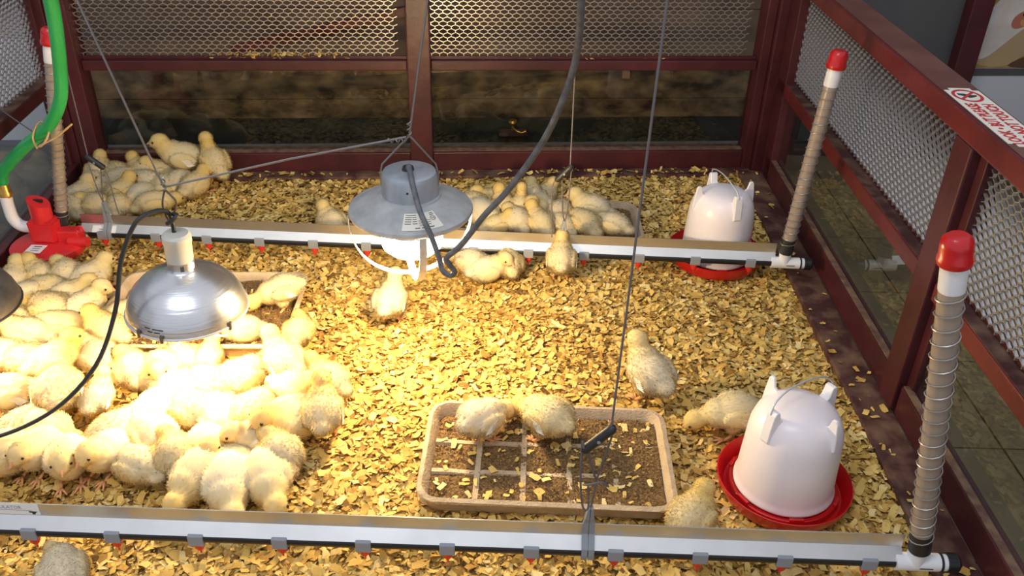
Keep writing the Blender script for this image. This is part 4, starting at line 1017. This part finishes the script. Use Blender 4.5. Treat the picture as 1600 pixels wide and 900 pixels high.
CHICKS = [
(-0.813,2.585,-176,'T',1.16,'white chick standing tallest at the top of the rear left huddle, facing left','chicks huddled in the rear left corner'),
(-0.714,2.569,127,'U',1.03,'white chick standing upright alone to the right of the rear left huddle','chicks huddled in the rear left corner'),
(-0.758,2.487,59,'S',0.95,'yellow chick crouched at the right edge of the rear left huddle below the upright one','chicks huddled in the rear left corner'),
(-0.944,2.585,133,'S',0.95,'chick with lowered head just left of the tallest chick in the rear left huddle','chicks huddled in the rear left corner'),
(-0.880,2.585,-176,'S',0.95,'chick sitting right below the tallest chick of the rear left huddle','chicks huddled in the rear left corner'),
(-0.813,2.521,74,'L',1.00,'broad pale chick right of the lamp wire at the right of the rear left huddle','chicks huddled in the rear left corner'),
(-0.847,2.468,-86,'L',0.95,'pale yellow chick behind the twisted wire knot in the rear left huddle','chicks huddled in the rear left corner'),
(-0.917,2.518,150,'L',0.95,'fluffy chick in the middle of the rear left huddle, above the two front-row chicks','chicks huddled in the rear left corner'),
(-0.847,2.376,34,'L',0.95,'yellow chick against the rail just left of the twisted wire, rear left huddle','chicks huddled in the rear left corner'),
(-0.902,2.410,-106,'L',0.95,'yellow chick lying second from the twisted wire along the rail, rear left huddle','chicks huddled in the rear left corner'),
(-0.960,2.434,64,'S',0.95,'pale chick lying right beside the grey cord strands, rear left huddle','chicks huddled in the rear left corner'),
(-0.947,2.353,100,'B',0.90,'round chick against the rail right beside the grey hanger clip, rear left huddle','chicks huddled in the rear left corner'),
(-0.984,2.541,39,'L',0.95,'chick lying behind the cord adjuster toward the red bottom rail, rear left huddle','chicks huddled in the rear left corner'),
(-1.018,2.585,126,'L',0.95,'yellow chick farthest back beside the red corner post, rear left huddle','chicks huddled in the rear left corner'),
(-1.070,2.585,95,'S',0.95,'white-headed chick behind the left cord strand, rear left huddle','chicks huddled in the rear left corner'),
(-1.047,2.477,72,'L',0.95,'white chick lying between the left cord strand and the spring tube, rear left huddle','chicks huddled in the rear left corner'),
(-1.007,2.349,153,'B',0.95,'white fluffy chick against the rail left of the grey hanger clip, rear left huddle','chicks huddled in the rear left corner'),
(-1.070,2.420,71,'S',0.95,'yellow chick near the left pen wall above the red regulator, rear left huddle','chicks huddled in the rear left corner'),
(-1.070,2.356,122,'L',0.95,'yellow chick closest to the spring tube at the rail, rear left huddle','chicks huddled in the rear left corner'),
(-1.070,2.533,119,'L',0.90,'pale chick behind, nearest the left pen wall, rear left huddle','chicks huddled in the rear left corner'),
(-0.889,1.951,46,'S',0.95,'grey-yellow chick topmost right in the left huddle, head turned to the tray','chicks huddled left of the middle feed tray'),
(-0.952,1.961,119,'B',0.95,'pale chick facing away below the red regulator, back row of the left huddle','chicks huddled left of the middle feed tray'),
(-0.907,1.868,19,'S',0.95,'whitish chick facing right toward the tray, second row of the left huddle','chicks huddled left of the middle feed tray'),
(-0.856,1.812,55,'R',0.95,'yellow chick beside the tray corner with beak pointing right, left huddle','chicks huddled left of the middle feed tray'),
(-0.980,1.907,160,'L',0.95,'greyish chick lying in the centre of the second row, left huddle','chicks huddled left of the middle feed tray'),
(-1.018,1.966,140,'S',0.90,'small yellow chick in the back row under the regulator disc, left huddle','chicks huddled left of the middle feed tray'),
(-1.070,1.941,93,'S',0.90,'yellow chick at the far left of the back row, left huddle','chicks huddled left of the middle feed tray'),
(-1.027,1.867,-144,'L',0.95,'yellow chick just above the dark lamp rim at the left edge','chicks huddled left of the middle feed tray'),
(-0.936,1.806,140,'L',1.09,'large pale chick lying broadside in the middle of the left huddle','chicks huddled left of the middle feed tray'),
(-0.893,1.740,16,'L',1.00,'chick with shaded belly lying below the large broadside one, left huddle','chicks huddled left of the middle feed tray'),
(-0.949,1.704,176,'S',0.95,'chick facing left just below the dark lamp rim','chicks huddled left of the middle feed tray'),
(-0.771,1.697,147,'S',0.95,'chick facing left beside the black cord at the tray corner','chicks huddled left of the middle feed tray'),
(-0.774,1.614,148,'S',1.00,'chick facing left just left of the black cord, below the tray corner','chicks huddled left of the middle feed tray'),
(-0.833,1.558,34,'T',0.95,'chick stretching its neck up with a lifted wing, left huddle','chicks huddled left of the middle feed tray'),
(-0.915,1.608,162,'L',1.00,'bright chick lying at the lower left of the left huddle','chicks huddled left of the middle feed tray'),
(-0.972,1.637,148,'L',0.95,'overlit chick cut by the left picture edge below the dark lamp','chicks huddled left of the middle feed tray'),
(-0.759,1.765,61,'L',0.85,'yellow chick sitting inside the left end of the middle feed tray','chicks huddled left of the middle feed tray'),
(-1.021,1.769,170,'L',0.95,'chick cut by the left picture edge directly below the dark lamp rim','chicks huddled left of the middle feed tray'),
(-0.788,1.465,104,'P',1.09,'large pinkish white chick standing with its back to the camera by the black cord','chicks left of the black lamp cord in the foreground'),
(-0.714,1.455,81,'T',0.76,'small round pale chick standing alone just right of the black cord','chicks left of the black lamp cord in the foreground'),
(-0.888,1.449,-152,'T',0.95,'pinkish chick standing at the left picture edge above the cord','chicks left of the black lamp cord in the foreground'),
(-0.837,1.402,74,'L',0.95,'pale chick lying just behind the black cord, second from the left edge','chicks left of the black lamp cord in the foreground'),
(-0.782,1.373,-30,'L',0.95,'pale chick lying under the black cord, above the one looking down','chicks left of the black lamp cord in the foreground'),
(-0.777,1.311,-105,'S',0.95,'chick with wing bulge bowing its beak to the litter at left','chicks left of the black lamp cord in the foreground'),
(-0.839,1.297,-139,'B',1.04,'large fluffy chick cut by the left picture edge below the cord','chicks left of the black lamp cord in the foreground'),
(-0.715,1.285,-75,'S',0.95,'sleepy chick facing the camera with head bowed, lower left','chicks left of the black lamp cord in the foreground'),
(-0.643,1.367,60,'L',1.09,'broad pale chick at the left end of the crowd under the aluminium lamp','chicks crowded under the aluminium heat lamp'),
(-0.649,1.300,-113,'S',0.95,'chick pointing its beak down, leftmost in front of the lamp-lit crowd','chicks crowded under the aluminium heat lamp'),
(-0.592,1.276,144,'L',0.95,'white chick lying with head to the left, second in front of the lamp-lit crowd','chicks crowded under the aluminium heat lamp'),
(-0.571,1.337,-46,'L',1.04,'yellow chick lying diagonally behind the second front chick, lamp-lit crowd','chicks crowded under the aluminium heat lamp'),
(-0.521,1.287,111,'B',0.95,'round white chick facing away, third along the front of the lamp-lit crowd','chicks crowded under the aluminium heat lamp'),
(-0.467,1.312,-66,'S',0.90,'shaded orange-tinted chick between two front-row backs, lamp-lit crowd','chicks crowded under the aluminium heat lamp'),
(-0.470,1.230,-115,'L',1.04,'yellow-backed chick lying in the front row, left of the two nearest chicks','chicks crowded under the aluminium heat lamp'),
(-0.406,1.204,-79,'L',1.09,'nearest pale chick with its head tucked down, middle of the front row','chicks crowded under the aluminium heat lamp'),
(-0.339,1.218,-75,'L',1.04,'chick with beak stretched to the right on the litter, right of the nearest one','chicks crowded under the aluminium heat lamp'),
(-0.326,1.280,117,'B',0.95,'round chick at the right end of the front row facing away, lamp-lit crowd','chicks crowded under the aluminium heat lamp'),
(-0.376,1.329,-158,'S',0.95,'chick facing left above the right end of the front row, lamp-lit crowd','chicks crowded under the aluminium heat lamp'),
(-0.416,1.285,148,'L',0.85,'small chick squeezed behind the nearest front-row chick','chicks crowded under the aluminium heat lamp'),
(-0.321,1.371,-139,'S',1.14,'large chick with dark wing fold and orange feet, right side of the lamp-lit crowd','chicks crowded under the aluminium heat lamp'),
(-0.253,1.370,94,'T',0.95,'chick facing away at the rightmost edge of the lamp-lit crowd','chicks crowded under the aluminium heat lamp'),
(-0.265,1.512,140,'S',0.95,'chick sitting apart at the upper right of the lamp-lit crowd','chicks crowded under the aluminium heat lamp'),
(-0.324,1.483,-31,'S',1.00,'chick facing right below the upper right outlier, lamp-lit crowd','chicks crowded under the aluminium heat lamp'),
(-0.352,1.540,130,'T',0.95,'yellow chick standing by the tray corner, back to the camera, lamp-lit crowd','chicks crowded under the aluminium heat lamp'),
(-0.439,1.529,56,'L',1.09,'dazzling white chick below the aluminium lamp, right of the pool of light','chicks crowded under the aluminium heat lamp'),
(-0.400,1.419,63,'L',1.04,'dazzling chick with a dark spot on its back, middle right of the light pool','chicks crowded under the aluminium heat lamp'),
(-0.679,1.566,117,'B',0.95,'yellowish chick facing away at the upper left of the lamp-lit crowd','chicks crowded under the aluminium heat lamp'),
(-0.619,1.553,-73,'S',0.95,'chick hunched beside the upper left one, lamp-lit crowd','chicks crowded under the aluminium heat lamp'),
(-0.586,1.605,133,'L',0.95,'chick with wing feathers lying directly under the aluminium lamp rim','chicks crowded under the aluminium heat lamp'),
(-0.530,1.599,79,'S',0.81,'small-headed chick peeking out under the lamp guard wires','chicks crowded under the aluminium heat lamp'),
(-0.508,1.509,140,'L',1.04,'dazzling white chick in the upper centre of the light pool','chicks crowded under the aluminium heat lamp'),
(-0.576,1.497,151,'L',1.04,'dazzling white chick in the upper left of the light pool','chicks crowded under the aluminium heat lamp'),
(-0.594,1.424,-139,'L',1.04,'bright chick with dark feather stripes at the left of the light pool','chicks crowded under the aluminium heat lamp'),
(-0.526,1.423,139,'L',1.04,'dazzling white chick in the very centre of the light pool','chicks crowded under the aluminium heat lamp'),
(-0.463,1.394,-59,'L',1.04,'dazzling white chick just right of the centre of the light pool','chicks crowded under the aluminium heat lamp'),
(0.103,2.230,-59,'L',1.04,'chick in the rear tray nearest the galvanised lamp, below the thick cable','chicks crowded in the rear feed tray'),
(0.129,2.357,-174,'S',0.95,'chick behind the thick cable at the left end of the rear tray','chicks crowded in the rear feed tray'),
(0.076,2.326,101,'L',0.95,'pale chick partly hidden by the galvanised lamp brim, rear tray','chicks crowded in the rear feed tray'),
(0.163,2.284,107,'S',0.95,'chick showing a white wing patch right of the thick cable, rear tray','chicks crowded in the rear feed tray'),
(0.207,2.251,81,'U',0.76,'yellow upright chick facing away in the rear tray','chicks crowded in the rear feed tray'),
(0.254,2.339,98,'S',0.90,'pale chick just right of the yellow upright one, rear tray','chicks crowded in the rear feed tray'),
(0.289,2.390,42,'S',0.90,'chick farthest back in the rear tray, left of the cord strands','chicks crowded in the rear feed tray'),
(0.261,2.271,-107,'R',0.95,'chick bowing its orange beak in the middle of the rear tray','chicks crowded in the rear feed tray'),
(0.193,2.195,111,'B',0.95,'round chick behind the rail, left of centre in the rear tray','chicks crowded in the rear feed tray'),
(0.253,2.179,115,'S',0.95,'whitish chick behind the rail, directly left of the hanging cord end','chicks crowded in the rear feed tray'),
(0.138,2.180,23,'S',0.81,'chick low behind the rail below the white wing patch, rear tray','chicks crowded in the rear feed tray'),
(0.319,2.253,61,'L',0.95,'chick behind the left cord strand, rear tray','chicks crowded in the rear feed tray'),
(0.409,2.255,157,'S',1.04,'greyish chick with dark eye facing left, right end of the rear tray','chicks crowded in the rear feed tray'),
(0.377,2.183,115,'L',1.04,'pinkish chick behind the rail just right of the hanger clip, rear tray','chicks crowded in the rear feed tray'),
(0.452,2.174,144,'L',0.95,'yellow chick at the rightmost end behind the rail, rear tray','chicks crowded in the rear feed tray'),
(0.314,2.189,118,'L',0.90,'chick hidden behind the grey hanger clip, rear tray','chicks crowded in the rear feed tray'),
(-0.326,2.228,125,'S',0.95,'yellow chick alone behind the rear rail, left of the galvanised lamp',''),
(0.057,2.003,126,'L',0.95,'pinkish chick lying under the rear rail beside the thick cable end',''),
(0.103,1.964,11,'R',0.90,'chick with orange feet facing the camera under the rear drinker nipples',''),
(0.155,1.991,100,'B',0.90,'round yellow chick facing away under the rear rail, third from the thick cable',''),
(0.290,1.960,84,'T',0.90,'white chick standing alone under the rear rail beside the hanger clip',''),
(-0.140,1.779,76,'T',0.95,'chick walking away below the galvanised lamp guard',''),
(-0.404,1.812,-163,'P',0.90,'chick pecking in the right end of the middle feed tray',''),
(-0.472,1.686,-162,'S',0.81,'chick in the middle feed tray half hidden by the aluminium lamp rim',''),
(-0.347,1.707,84,'B',0.81,'small chick sitting outside the right corner of the middle feed tray',''),
(0.063,1.329,44,'P',0.95,'yellow chick pecking toward the right inside the front feed tray',''),
(0.183,1.324,128,'P',1.04,'white chick with white wing feathers standing in the front feed tray',''),
(0.418,1.458,114,'T',1.09,'white chick standing on open litter beyond the front feed tray',''),
(0.559,1.339,176,'P',1.00,'chick pecking the litter beside the front bell drinker',''),
(0.421,1.085,53,'S',0.95,'yellow chick sitting between the front feed tray and the front bell drinker',''),
(-0.637,1.027,115,'L',0.93,'whitish chick in the bottom left corner in front of the front rail',''),
]

for x, y, a, po_, s, lab, grp in CHICKS:
    me, parts = PROTO[po_]
    o = bpy.data.objects.new('chick', me); col.objects.link(o)
    inside = (abs(x - .181) < .235 and abs(y - 1.263) < .14) or (abs(x + .585) < .22 and abs(y - 1.80) < .155) or (abs(x - .262) < .28 and abs(y - 2.235) < .12)
    z = .020 if inside else .004
    o.location = (x, y, z); o.rotation_euler = (0, 0, math.radians(a)); o.scale = (s, s, s * R_.uniform(.95, 1.05))
    tag(o, lab, 'chick', grp or 'chicks scattered singly about the pen')
    for nm, m_ in parts:
        c = bpy.data.objects.new(nm, m_); col.objects.link(c); c.parent = o
